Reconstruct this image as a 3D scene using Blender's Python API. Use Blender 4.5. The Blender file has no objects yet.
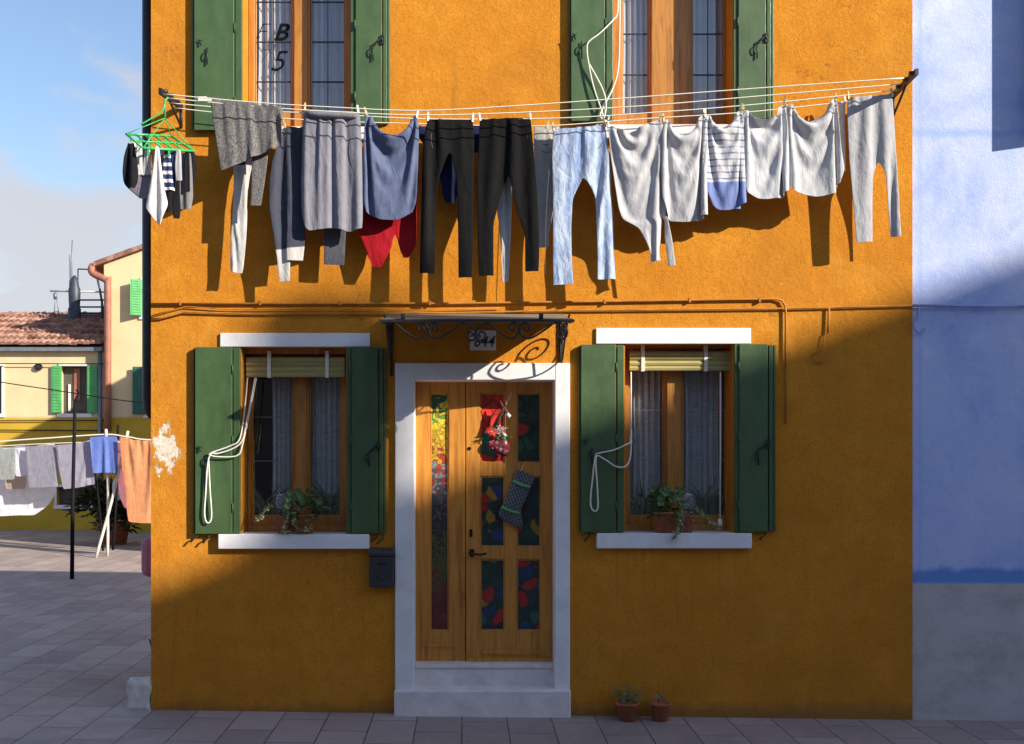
import bpy, bmesh, math, random
import numpy as np
from mathutils import Vector, Matrix
random.seed(7)
R = math.radians
SC = bpy.context.scene
COL = SC.collection

# ------------------------------------------------------------------ camera model
F = 1100.0; D = 8.5; HZ = 452.0; VX = 466.0
S = F / D
H = 258.0 / S                      # eye height above the foot of the house
def P(px, py, Y=0.0):
    k = (Y + D) / F
    return Vector(((px - VX) * k, Y, H + (HZ - py) * k))
def FX(px, Y=0.0): return (px - VX) * (Y + D) / F
def FZ(py, Y=0.0): return H + (HZ - py) * (Y + D) / F
XL, XR = FX(151), FX(912.5)
def gz(x): return -(x - XL) * 0.0131   # the paving falls slightly to the right

# ------------------------------------------------------------------ node helpers
def mat(name):
    m = bpy.data.materials.new(name); m.use_nodes = True
    nt = m.node_tree; b = nt.nodes['Principled BSDF']
    return m, nt, b
def nd(nt, t, **kw):
    n = nt.nodes.new(t)
    for k, v in kw.items():
        if k in n.inputs: n.inputs[k].default_value = v
        else: setattr(n, k, v)
    return n
def lk(nt, a, b): nt.links.new(a, b)
def coords(nt, kind='Object', scale=(1, 1, 1), rot=(0, 0, 0), loc=(0, 0, 0)):
    tc = nd(nt, 'ShaderNodeTexCoord'); mp = nd(nt, 'ShaderNodeMapping')
    mp.inputs['Scale'].default_value = scale; mp.inputs['Rotation'].default_value = rot
    mp.inputs['Location'].default_value = loc
    lk(nt, tc.outputs[kind], mp.inputs['Vector']); return mp.outputs['Vector']
def noise(nt, vec, scale, detail=4, rough=.55, dist=0.0):
    n = nd(nt, 'ShaderNodeTexNoise'); n.inputs['Scale'].default_value = scale
    n.inputs['Detail'].default_value = detail; n.inputs['Roughness'].default_value = rough
    n.inputs['Distortion'].default_value = dist
    lk(nt, vec, n.inputs['Vector']); return n.outputs['Fac']
def ramp(nt, fac, stops, interp='LINEAR'):
    r = nd(nt, 'ShaderNodeValToRGB'); cr = r.color_ramp; cr.interpolation = interp
    while len(cr.elements) < len(stops): cr.elements.new(0.5)
    for e, (p, c) in zip(cr.elements, stops):
        e.position = p; e.color = (*c, 1) if len(c) == 3 else c
    lk(nt, fac, r.inputs['Fac']); return r.outputs['Color']
def mixc(nt, fac, a, b, mode='MIX'):
    m = nd(nt, 'ShaderNodeMix', data_type='RGBA', blend_type=mode)
    for sock, v in ((m.inputs[0], fac), (m.inputs[6], a), (m.inputs[7], b)):
        if hasattr(v, 'default_value') or hasattr(v, 'links'): lk(nt, v, sock)
        else: sock.default_value = (*v, 1) if isinstance(v, tuple) and len(v) == 3 else v
    return m.outputs[2]
def math_(nt, op, a, b=None, c=None):
    m = nd(nt, 'ShaderNodeMath', operation=op)
    for i, v in enumerate((a, b, c)):
        if v is None: continue
        if hasattr(v, 'links'): lk(nt, v, m.inputs[i])
        else: m.inputs[i].default_value = v
    return m.outputs[0]
def maprange(nt, v, a, b, c=0., d=1., smooth=False):
    m = nd(nt, 'ShaderNodeMapRange'); m.clamp = True
    if smooth: m.interpolation_type = 'SMOOTHSTEP'
    lk(nt, v, m.inputs[0])
    for i, q in enumerate((a, b, c, d)): m.inputs[i + 1].default_value = q
    return m.outputs[0]
def bump(nt, b, h, strength=.3, dist=.01, prev=None):
    n = nd(nt, 'ShaderNodeBump'); n.inputs['Strength'].default_value = strength; n.inputs['Distance'].default_value = dist
    lk(nt, h, n.inputs['Height'])
    if prev is not None: lk(nt, prev, n.inputs['Normal'])
    lk(nt, n.outputs[0], b.inputs['Normal']); return n.outputs[0]
def sepxyz(nt, vec):
    s = nd(nt, 'ShaderNodeSeparateXYZ'); lk(nt, vec, s.inputs[0]); return s.outputs

def simple(name, col, rough=.6, var=.12, scale=8, metal=0, bumps=0.0, spec=.5, bscale=60):
    m, nt, b = mat(name)
    v = coords(nt)
    n = noise(nt, v, scale, 5, .6)
    c0 = tuple(c * (1 - var) for c in col); c1 = tuple(min(1, c * (1 + var)) for c in col)
    lk(nt, ramp(nt, n, [(.3, c0), (.7, c1)]), b.inputs['Base Color'])
    b.inputs['Roughness'].default_value = rough; b.inputs['Metallic'].default_value = metal
    b.inputs['Specular IOR Level'].default_value = spec
    if bumps: bump(nt, b, noise(nt, v, bscale, 4), bumps, .004)
    return m

# ------------------------------------------------------------------ object helpers
def tag(o, label=None, cat=None, group=None, kind=None):
    if label: o['label'] = label
    if cat: o['category'] = cat
    if group: o['group'] = group
    if kind: o['kind'] = kind
    return o
def thing(name, label, cat, loc=(0, 0, 0), group=None):
    o = bpy.data.objects.new(name, None); COL.objects.link(o); o.location = loc
    o.empty_display_size = .1
    return tag(o, label, cat, group)
def root_of(o):
    while o.parent: o = o.parent
    return o
def obj(name, geo, material, parent=None, smooth=False, sub=0, bevel=0, loc=None):
    """geo: bmesh or mesh, in world coordinates"""
    if isinstance(geo, bmesh.types.BMesh):
        me = bpy.data.meshes.new(name); bmesh.ops.recalc_face_normals(geo, faces=geo.faces); geo.to_mesh(me); geo.free()
    else: me = geo
    me.materials.clear()
    for m in (material if isinstance(material, (list, tuple)) else [material]): me.materials.append(m)
    o = bpy.data.objects.new(name, me); COL.objects.link(o)
    if parent is not None:
        me.transform(Matrix.Translation(-Vector(root_of(parent).location))); o.parent = parent
    elif loc is not None:
        me.transform(Matrix.Translation(-Vector(loc))); o.location = loc
    if smooth:
        for p in me.polygons: p.use_smooth = True
    if bevel:
        bv = o.modifiers.new('bevel', 'BEVEL'); bv.width = bevel; bv.segments = 2; bv.limit_method = 'ANGLE'; bv.angle_limit = R(40)
    if sub:
        s = o.modifiers.new('sub', 'SUBSURF'); s.levels = sub; s.render_levels = sub
    return o
def one(name, label, cat, geo, material, loc, group=None, **kw):
    o = obj(name, geo, material, None, loc=loc, **kw); return tag(o, label, cat, group)
def BM(): return bmesh.new()
def box(bm, x0, x1, y0, y1, z0, z1, mi=0, M=None):
    vs = [Vector((x, y, z)) for x in (x0, x1) for y in (y0, y1) for z in (z0, z1)]
    if M is not None: vs = [M @ v for v in vs]
    v = [bm.verts.new(q) for q in vs]
    for f in ((0, 1, 3, 2), (4, 6, 7, 5), (0, 4, 5, 1), (2, 3, 7, 6), (0, 2, 6, 4), (1, 5, 7, 3)):
        fc = bm.faces.new([v[i] for i in f]); fc.material_index = mi
    return v
def pbox(bm, px0, px1, py0, py1, y0, y1, mi=0):
    """box whose front outline is given in photograph pixels at the depth of its front face"""
    a = P(px0, py1, y0); c = P(px1, py0, y0)
    return box(bm, a.x, c.x, y0, y1, a.z, c.z, mi)
def tube(bm, pts, r, n=6, caps=True, mi=0):
    pts = [Vector(p) for p in pts]
    rs = r if isinstance(r, (list, tuple)) else [r] * len(pts)
    t0 = (pts[1] - pts[0]).normalized()
    ref = Vector((0, 0, 1)) if abs(t0.z) < .9 else Vector((0, 1, 0))
    nrm = (ref - t0 * ref.dot(t0)).normalized(); rings = []
    for i, p in enumerate(pts):
        t = (pts[min(i + 1, len(pts) - 1)] - pts[max(i - 1, 0)]).normalized()
        nrm = (nrm - t * nrm.dot(t))
        if nrm.length < 1e-6: nrm = t.orthogonal()
        nrm.normalize(); bn = t.cross(nrm)
        rings.append([bm.verts.new(p + (nrm * math.cos(a) + bn * math.sin(a)) * rs[i]) for a in [2 * math.pi * k / n for k in range(n)]])
    for a, b in zip(rings, rings[1:]):
        for k in range(n):
            f = bm.faces.new((a[k], a[(k + 1) % n], b[(k + 1) % n], b[k])); f.material_index = mi; f.smooth = True
    if caps:
        bm.faces.new(rings[0][::-1]).material_index = mi; bm.faces.new(rings[-1]).material_index = mi
def spline(pts, n=6):
    pts = [Vector(p) for p in pts]; out = []
    for i in range(len(pts) - 1):
        p0 = pts[max(i - 1, 0)]; p1 = pts[i]; p2 = pts[i + 1]; p3 = pts[min(i + 2, len(pts) - 1)]
        for k in range(n):
            t = k / n
            out.append(.5 * ((2 * p1) + (-p0 + p2) * t + (2 * p0 - 5 * p1 + 4 * p2 - p3) * t * t + (-p0 + 3 * p1 - 3 * p2 + p3) * t ** 3))
    out.append(pts[-1]); return out
def lathe(bm, prof, c, n=20, mi=0):
    rings = []
    for r, z in prof:
        rings.append([bm.verts.new((c[0] + r * math.cos(2 * math.pi * k / n), c[1] + r * math.sin(2 * math.pi * k / n), c[2] + z)) for k in range(n)])
    for a, b in zip(rings, rings[1:]):
        for k in range(n):
            f = bm.faces.new((a[k], a[(k + 1) % n], b[(k + 1) % n], b[k])); f.smooth = True; f.material_index = mi
    bm.faces.new(rings[0][::-1]).material_index = mi; bm.faces.new(rings[-1]).material_index = mi
def prism(bm, poly, y0, y1, mi=0):
    """poly: (x,z) outline extruded along y"""
    a = [bm.verts.new((x, y0, z)) for x, z in poly]; b = [bm.verts.new((x, y1, z)) for x, z in poly]
    bm.faces.new(a).material_index = mi; bm.faces.new(b[::-1]).material_index = mi
    n = len(poly)
    for i in range(n):
        bm.faces.new((a[i], b[i], b[(i + 1) % n], a[(i + 1) % n])).material_index = mi
def wall_with_holes(bm, x0, x1, z0, z1, y0, y1, holes, mi=0):
    xs = sorted({x0, x1, *[h[0] for h in holes], *[h[1] for h in holes]})
    zs = sorted({z0, z1, *[h[2] for h in holes], *[h[3] for h in holes]})
    xs = [x for x in xs if x0 <= x <= x1]; zs = [z for z in zs if z0 <= z <= z1]
    def hole(xm, zm): return any(h[0] < xm < h[1] and h[2] < zm < h[3] for h in holes)
    vc = {}
    def V(x, y, z):
        k = (round(x, 5), round(y, 5), round(z, 5))
        if k not in vc: vc[k] = bm.verts.new((x, y, z))
        return vc[k]
    def q(*p): bm.faces.new([V(*a) for a in p]).material_index = mi
    nx, nz = len(xs) - 1, len(zs) - 1
    solid = [[not hole((xs[i] + xs[i + 1]) / 2, (zs[j] + zs[j + 1]) / 2) for j in range(nz)] for i in range(nx)]
    for i in range(nx):
        for j in range(nz):
            if not solid[i][j]: continue
            a, b, c, d = xs[i], xs[i + 1], zs[j], zs[j + 1]
            q((a, y0, c), (b, y0, c), (b, y0, d), (a, y0, d)); q((a, y1, c), (a, y1, d), (b, y1, d), (b, y1, c))
            if i == 0 or not solid[i - 1][j]: q((a, y0, c), (a, y0, d), (a, y1, d), (a, y1, c))
            if i == nx - 1 or not solid[i + 1][j]: q((b, y0, c), (b, y1, c), (b, y1, d), (b, y0, d))
            if j == 0 or not solid[i][j - 1]: q((a, y0, c), (a, y1, c), (b, y1, c), (b, y0, c))
            if j == nz - 1 or not solid[i][j + 1]: q((a, y0, d), (b, y0, d), (b, y1, d), (a, y1, d))
def text_mesh(txt, size, shear=0.0, bold=0.0):
    c = bpy.data.curves.new('lettering', 'FONT'); c.body = txt; c.size = size; c.shear = shear; c.offset = bold
    c.extrude = .0006; c.align_x = 'CENTER'; c.align_y = 'CENTER'
    o = bpy.data.objects.new('lettering', c); COL.objects.link(o)
    dg = bpy.context.evaluated_depsgraph_get(); me = bpy.data.meshes.new_from_object(o.evaluated_get(dg))
    bpy.data.objects.remove(o); bpy.data.curves.remove(c)
    return me
def leaf(bm, p, d, up, ln, w, mi=0, droop=.3):
    d = d.normalized(); s = d.cross(up)
    if s.length < 1e-4: s = d.orthogonal()
    s.normalize(); n = s.cross(d)
    a = bm.verts.new(p); m1 = p + d * ln * .5 + n * ln * .08
    l = bm.verts.new(m1 + s * w * .5 - n * ln * .05); r = bm.verts.new(m1 - s * w * .5 - n * ln * .05); mid = bm.verts.new(m1)
    t = bm.verts.new(p + d * ln - n * ln * droop * .4)
    for f in ((a, l, mid), (a, mid, r), (l, t, mid), (mid, t, r)):
        q = bm.faces.new(f); q.material_index = mi; q.smooth = True
# ------------------------------------------------------------------ materials
def stucco():
    m, nt, b = mat('orange stucco')
    v = coords(nt)
    big = noise(nt, v, 1.3, 6, .6, .4); mid = noise(nt, v, 7, 6, .65); fine = noise(nt, v, 55, 4, .6)
    c = ramp(nt, big, [(.25, (.56, .212, .020)), (.5, (.66, .262, .024)), (.75, (.72, .308, .030))])
    c = mixc(nt, maprange(nt, mid, .38, .68, 0, .6), c, (.52, .18, .014))
    c = mixc(nt, maprange(nt, fine, .47, .68, 0, .62), c, (.42, .135, .007))
    z = sepxyz(nt, v)
    # rain-washed foot of the wall, patchy
    low = math_(nt, 'MULTIPLY', maprange(nt, z[2], 1.1, -.1, 0, .55, True), maprange(nt, noise(nt, v, 3.1, 6, .7), .3, .7))
    c = mixc(nt, low, c, (.40, .17, .022))
    c = mixc(nt, maprange(nt, noise(nt, coords(nt, scale=(9, 9, .7)), 1.0, 5, .6), .58, .78, 0, .28), c, (.36, .14, .012))
    # uneven weathering: broad pale and dark clouds, rain streaks, hairline cracks
    c = mixc(nt, maprange(nt, noise(nt, coords(nt, loc=(3, 0, 5)), .9, 7, .7, .8), .48, .72, 0, .5), c, (.47, .19, .028))
    c = mixc(nt, maprange(nt, noise(nt, coords(nt, loc=(7, 2, 1)), 2.4, 6, .65, .4), .55, .75, 0, .4), c, (.80, .37, .05))
    sk = maprange(nt, noise(nt, coords(nt, scale=(16, 16, .55), loc=(1, 0, 2)), 1.0, 4, .6), .60, .78, 0, .5)
    c = mixc(nt, math_(nt, 'MULTIPLY', sk, maprange(nt, noise(nt, v, 1.1, 3), .42, .6)), c, (.30, .14, .03))
    cw_ = nd(nt, 'ShaderNodeVectorMath', operation='ADD'); cn_ = nd(nt, 'ShaderNodeTexNoise'); cn_.inputs['Scale'].default_value = 3.5; cn_.inputs['Detail'].default_value = 5
    lk(nt, v, cn_.inputs['Vector']); lk(nt, v, cw_.inputs[0]); lk(nt, cn_.outputs['Color'], cw_.inputs[1])
    ve = nd(nt, 'ShaderNodeTexVoronoi', feature='DISTANCE_TO_EDGE'); ve.inputs['Scale'].default_value = .75; lk(nt, cw_.outputs[0], ve.inputs['Vector'])
    ck = math_(nt, 'MULTIPLY', maprange(nt, ve.outputs['Distance'], .0, .0045, .65, 0), maprange(nt, noise(nt, coords(nt, loc=(4, 4, 4)), .8, 2), .5, .56))
    c = mixc(nt, ck, c, (.20, .08, .015))
    # drips below the sills and splashes along the foot of the wall
    for xc, zt_ in ((FX(293.5) - XL, FZ(549)), (FX(674.5) - XL, FZ(549)), (FX(296) - XL, FZ(139)), (FX(671) - XL, FZ(138))):
        inx = maprange(nt, math_(nt, 'ABSOLUTE', math_(nt, 'SUBTRACT', z[0], xc)), .50, .60, 1, 0)
        inz = math_(nt, 'MULTIPLY', maprange(nt, z[2], zt_ - .75, zt_ - .05), maprange(nt, z[2], zt_ + .01, zt_, 0, 1))
        dr = maprange(nt, noise(nt, coords(nt, scale=(24, 24, .9), loc=(xc * 3, 0, 0)), 1.0, 4, .6), .50, .72, 0, .5)
        c = mixc(nt, math_(nt, 'MULTIPLY', math_(nt, 'MULTIPLY', inx, inz), dr), c, (.30, .15, .045))
    fz = math_(nt, 'ADD', z[2], math_(nt, 'MULTIPLY', noise(nt, v, 7, 5, .7), -.16))
    c = mixc(nt, maprange(nt, fz, -.10, .0, .6, 0), c, (.17, .10, .045))
    # paint flaked off beside the left window
    dx = math_(nt, 'DIVIDE', math_(nt, 'SUBTRACT', z[0], FX(166) - XL), .19)
    dz = math_(nt, 'DIVIDE', math_(nt, 'SUBTRACT', z[2], FZ(449)), .36)
    rr = math_(nt, 'ADD', math_(nt, 'MULTIPLY', dx, dx), math_(nt, 'MULTIPLY', dz, dz))
    pk = math_(nt, 'ADD', maprange(nt, rr, 0, 1.1, .17, -.25), noise(nt, coords(nt, scale=(1, 1, .7), rot=(0, R(25), 0)), 9, 7, .72, .5))
    pm = maprange(nt, pk, .585, .61)
    # a few small chips and a hairline of bare plaster high on the right
    ch = maprange(nt, math_(nt, 'ADD', noise(nt, v, 26, 3, .5), maprange(nt, noise(nt, v, 2.3, 3), .4, .75, 0, .16)), .845, .86)
    pm = math_(nt, 'MAXIMUM', pm, ch)
    rim = maprange(nt, pk, .560, .59)
    c = mixc(nt, math_(nt, 'MULTIPLY', rim, .45), c, (.62, .36, .12))
    c = mixc(nt, pm, c, ramp(nt, noise(nt, v, 22, 4, .7), [(.35, (.52, .40, .29)), (.5, (.76, .65, .52)), (.7, (.86, .79, .70))]))
    lk(nt, c, b.inputs['Base Color']); b.inputs['Roughness'].default_value = .92; b.inputs['Specular IOR Level'].default_value = .15
    grain = noise(nt, v, 95, 5, .65); lump = noise(nt, v, 24, 4, .6)
    h = math_(nt, 'ADD', math_(nt, 'MULTIPLY', grain, .6), math_(nt, 'MULTIPLY', lump, .35))
    h = math_(nt, 'ADD', h, math_(nt, 'MULTIPLY', noise(nt, v, 3.0, 3), 1.6))
    h = math_(nt, 'SUBTRACT', h, math_(nt, 'MULTIPLY', pm, .4))
    bump(nt, b, h, .7, .012)
    return m
def blue_wall():
    m, nt, b = mat('pale blue render')
    v = coords(nt); z = sepxyz(nt, v)
    c = ramp(nt, noise(nt, v, 1.6, 6, .62, .5), [(.3, (.34, .43, .78)), (.5, (.50, .57, .84)), (.72, (.62, .67, .87))])
    c = mixc(nt, maprange(nt, noise(nt, v, 6, 6, .7), .5, .75, 0, .5), c, (.42, .54, .88))
    c = mixc(nt, maprange(nt, noise(nt, v, 40, 4, .6), .5, .75, 0, .25), c, (.75, .78, .9))
    # horizontal stain and vertical crack
    wob = math_(nt, 'MULTIPLY', math_(nt, 'SUBTRACT', noise(nt, v, 4, 4), .5), .12)
    zz = math_(nt, 'ADD', z[2], wob)
    st = math_(nt, 'SUBTRACT', 1, maprange(nt, math_(nt, 'ABSOLUTE', math_(nt, 'SUBTRACT', zz, FZ(133))), .006, .05))
    c = mixc(nt, math_(nt, 'MULTIPLY', st, .6), c, (.28, .42, .80))
    cr = math_(nt, 'SUBTRACT', 1, maprange(nt, math_(nt, 'ABSOLUTE', math_(nt, 'SUBTRACT', math_(nt, 'ADD', z[0], math_(nt, 'MULTIPLY', wob, .25)), FX(921) - XR)), .004, .028))
    c = mixc(nt, math_(nt, 'MULTIPLY', cr, .5), c, (.36, .48, .84))
    shade_tint = maprange(nt, z[2], FZ(330), FZ(420), 0, .15, True)  # bluer lower wall: the tone of its shaded part put into the colour
    c = mixc(nt, shade_tint, c, (.27, .38, .86))
    # blue painted edge then bare grey plaster below
    wz = math_(nt, 'ADD', z[2], math_(nt, 'MULTIPLY', math_(nt, 'SUBTRACT', noise(nt, v, 3.2, 5, .6), .5), .16))
    c = mixc(nt, maprange(nt, wz, FZ(566), FZ(572)), c, (.15, .30, .68))
    g = ramp(nt, noise(nt, coords(nt, scale=(.8, 1, 1.3)), 3.0, 7, .7, .1), [(.34, (.40, .375, .38)), (.5, (.52, .485, .48)), (.75, (.60, .56, .55))])
    c = mixc(nt, maprange(nt, z[2], FZ(582), FZ(584.5)), c, g)
    lk(nt, c, b.inputs['Base Color']); b.inputs['Roughness'].default_value = .9; b.inputs['Specular IOR Level'].default_value = .15
    bump(nt, b, math_(nt, 'ADD', noise(nt, v, 80, 5, .6), math_(nt, 'MULTIPLY', noise(nt, v, 9, 4), 1.5)), .45, .008)
    return m
def paving():
    m, nt, b = mat('stone paving')
    v = coords(nt, rot=(0, 0, R(90)), loc=(.1, .03, 0))
    br = nd(nt, 'ShaderNodeTexBrick'); lk(nt, v, br.inputs['Vector'])
    br.inputs['Scale'].default_value = 1; br.inputs['Brick Width'].default_value = .66; br.inputs['Row Height'].default_value = .34
    br.inputs['Mortar Size'].default_value = .0055; br.inputs['Mortar Smooth'].default_value = .3; br.inputs['Bias'].default_value = 0
    br.offset = .5
    br.inputs['Color1'].default_value = (0, 0, 0, 1); br.inputs['Color2'].default_value = (1, 1, 1, 1); br.inputs['Mortar'].default_value = (.5, .5, .5, 1)
    vo = coords(nt)
    c = ramp(nt, br.outputs['Color'], [(.0, (.31, .24, .215)), (.35, (.365, .285, .255)), (.7, (.40, .32, .285)), (1, (.455, .37, .33))])
    c = mixc(nt, maprange(nt, noise(nt, vo, 2.2, 7, .68, .6), .35, .75, 0, .5), c, (.26, .205, .195))
    c = mixc(nt, maprange(nt, noise(nt, vo, 28, 5, .7), .45, .75, 0, .35), c, (.50, .44, .41))
    c = mixc(nt, math_(nt, 'MULTIPLY', br.outputs['Fac'], maprange(nt, noise(nt, vo, 9, 4, .7), .3, .6, .45, 1.0)), c, (.06, .05, .048))
    c = mixc(nt, maprange(nt, noise(nt, coords(nt, loc=(9, 3, 0)), .55, 6, .7, .6), .52, .70, 0, .45), c, (.16, .13, .125))
    lk(nt, c, b.inputs['Base Color'])
    lk(nt, maprange(nt, noise(nt, vo, 5, 5), .3, .7, .55, .85), b.inputs['Roughness']); b.inputs['Specular IOR Level'].default_value = .35
    h = math_(nt, 'SUBTRACT', math_(nt, 'ADD', math_(nt, 'MULTIPLY', noise(nt, vo, 60, 5, .6), .25), math_(nt, 'MULTIPLY', noise(nt, vo, 6, 3), .3)), math_(nt, 'MULTIPLY', br.outputs['Fac'], 1.0))
    h = math_(nt, 'ADD', h, math_(nt, 'MULTIPLY', br.outputs['Color'], .25))
    bump(nt, b, h, .6, .012)
    return m
def wood(name, col, dark, scale=1.0, rough=.4):
    m, nt, b = mat(name)
    v = coords(nt, scale=(14 * scale, 14 * scale, 1.1 * scale))
    n = noise(nt, v, 1.6, 8, .65, 1.2); n2 = noise(nt, coords(nt, scale=(60, 60, 2)), 2, 4, .6)
    c = ramp(nt, n, [(.3, dark), (.52, col), (.75, tuple(x * 1.18 for x in col))])
    c = mixc(nt, maprange(nt, n2, .5, .75, 0, .45), c, dark)
    lk(nt, c, b.inputs['Base Color']); b.inputs['Roughness'].default_value = rough
    bump(nt, b, n2, .12, .003); return m
def painted(name, col, rough=.45):
    m, nt, b = mat(name)
    v = coords(nt, scale=(1, 1, .35)); vo = coords(nt)
    c = ramp(nt, noise(nt, v, 9, 6, .6, .3), [(.3, tuple(x * .78 for x in col)), (.7, tuple(x * 1.15 for x in col))])
    c = mixc(nt, maprange(nt, noise(nt, vo, 30, 5, .7), .58, .8, 0, .3), c, tuple(x * 1.6 + .01 for x in col))
    lk(nt, c, b.inputs['Base Color']); b.inputs['Roughness'].default_value = rough
    lk(nt, maprange(nt, noise(nt, vo, 12, 4), .3, .7, rough - .08, rough + .2), b.inputs['Roughness'])
    bump(nt, b, noise(nt, coords(nt, scale=(50, 50, 4)), 1, 3), .12, .003); return m
def stone(name, col, var=.2):
    m, nt, b = mat(name); v = coords(nt)
    c = ramp(nt, noise(nt, v, 5, 7, .65, .5), [(.3, tuple(x * (1 - var) for x in col)), (.7, tuple(min(1, x * (1 + var * .5)) for x in col))])
    c = mixc(nt, maprange(nt, noise(nt, v, 70, 4, .7), .52, .8, 0, .3), c, tuple(x * .55 for x in col))
    lk(nt, c, b.inputs['Base Color']); b.inputs['Roughness'].default_value = .75; b.inputs['Specular IOR Level'].default_value = .3
    bump(nt, b, noise(nt, v, 50, 5, .6), .3, .005); return m
def fabric(name, col, col2=None, kind='weave', var=.12, trans=.12, wr=.5):
    """woven cloth with faint slubs and a fine crumple; trans = light coming through"""
    m, nt, b = mat(name)
    v = coords(nt, 'Object'); z = sepxyz(nt, v)
    n = noise(nt, v, 10, 6, .65, .3)
    c = ramp(nt, n, [(.3, tuple(x * (1 - var) for x in col)), (.7, tuple(min(1, x * (1 + var)) for x in col))])
    if kind == 'knit':
        k = noise(nt, coords(nt, scale=(1, 1, .7)), 120, 3, .7)
        c = mixc(nt, maprange(nt, k, .38, .62), tuple(x * .5 for x in col), tuple(min(1, x * 1.55) for x in col))
    if kind == 'denim':
        c = mixc(nt, maprange(nt, noise(nt, coords(nt, scale=(1, 1, .4)), 7, 5, .65), .4, .68), c, col2)
    if kind == 'melange':
        c = mixc(nt, maprange(nt, noise(nt, coords(nt, scale=(1, 1, .25)), 160, 3, .7), .4, .65, 0, .25), c, tuple(min(1, x * 1.3) for x in col))
    lk(nt, c, b.inputs['Base Color']); b.inputs['Roughness'].default_value = .9; b.inputs['Specular IOR Level'].default_value = .12
    b.inputs['Sheen Weight'].default_value = .0
    cr = noise(nt, coords(nt, scale=(1.3, 1, .55), rot=(0, R(12), 0)), 17, 4, .55, .9)
    fine = noise(nt, v, 220, 2, .5)
    cr0 = noise(nt, coords(nt, scale=(1.2, 1, .5), rot=(0, R(-16), 0)), 6.5, 3, .5, .8)
    bump(nt, b, math_(nt, 'ADD', math_(nt, 'ADD', math_(nt, 'MULTIPLY', cr, .8), math_(nt, 'MULTIPLY', cr0, 1.6)), math_(nt, 'MULTIPLY', fine, .12)), wr * .7, .024)
    if trans:
        t = nd(nt, 'ShaderNodeBsdfTranslucent'); lk(nt, c, t.inputs['Color'])
        mx = nd(nt, 'ShaderNodeMixShader'); mx.inputs[0].default_value = trans
        out = nt.nodes['Material Output']
        lk(nt, b.outputs[0], mx.inputs[1]); lk(nt, t.outputs[0], mx.inputs[2]); lk(nt, mx.outputs[0], out.inputs['Surface'])
    m['colsock'] = 0
    return m
def recolour(m, fn):
    """insert fn(nt, colour socket, xyz sockets) between the cloth colour and its shaders"""
    nt = m.node_tree; b = nt.nodes['Principled BSDF']
    src = b.inputs['Base Color'].links[0].from_socket
    targets = [l.to_socket for l in src.links if l.to_node.type in ('BSDF_PRINCIPLED', 'BSDF_TRANSLUCENT')]
    new = fn(nt, src, sepxyz(nt, coords(nt)))
    for t in targets: lk(nt, new, t)
    return m
def glass(name, tint=(.985, .99, .985), refl=1.0, rough=.02):
    m, nt, b = mat(name); nt.nodes.remove(b)
    tr = nd(nt, 'ShaderNodeBsdfTransparent'); tr.inputs[0].default_value = (*tint, 1)
    gl = nd(nt, 'ShaderNodeBsdfGlossy'); gl.inputs['Roughness'].default_value = rough
    fr = nd(nt, 'ShaderNodeFresnel'); fr.inputs[0].default_value = 1.5
    v = coords(nt); bp = nd(nt, 'ShaderNodeBump'); bp.inputs['Strength'].default_value = .05; bp.inputs['Distance'].default_value = .02
    lk(nt, noise(nt, v, 4, 2), bp.inputs['Height']); lk(nt, bp.outputs[0], gl.inputs['Normal'])
    geo = nd(nt, 'ShaderNodeNewGeometry')
    f2 = math_(nt, 'MULTIPLY', math_(nt, 'MULTIPLY', fr.outputs[0], 1.6 * refl), math_(nt, 'SUBTRACT', 1.0, geo.outputs['Backfacing']))
    mx = nd(nt, 'ShaderNodeMixShader'); lk(nt, f2, mx.inputs[0]); lk(nt, tr.outputs[0], mx.inputs[1]); lk(nt, gl.outputs[0], mx.inputs[2])
    lk(nt, mx.outputs[0], nt.nodes['Material Output'].inputs['Surface']); return m
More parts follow.
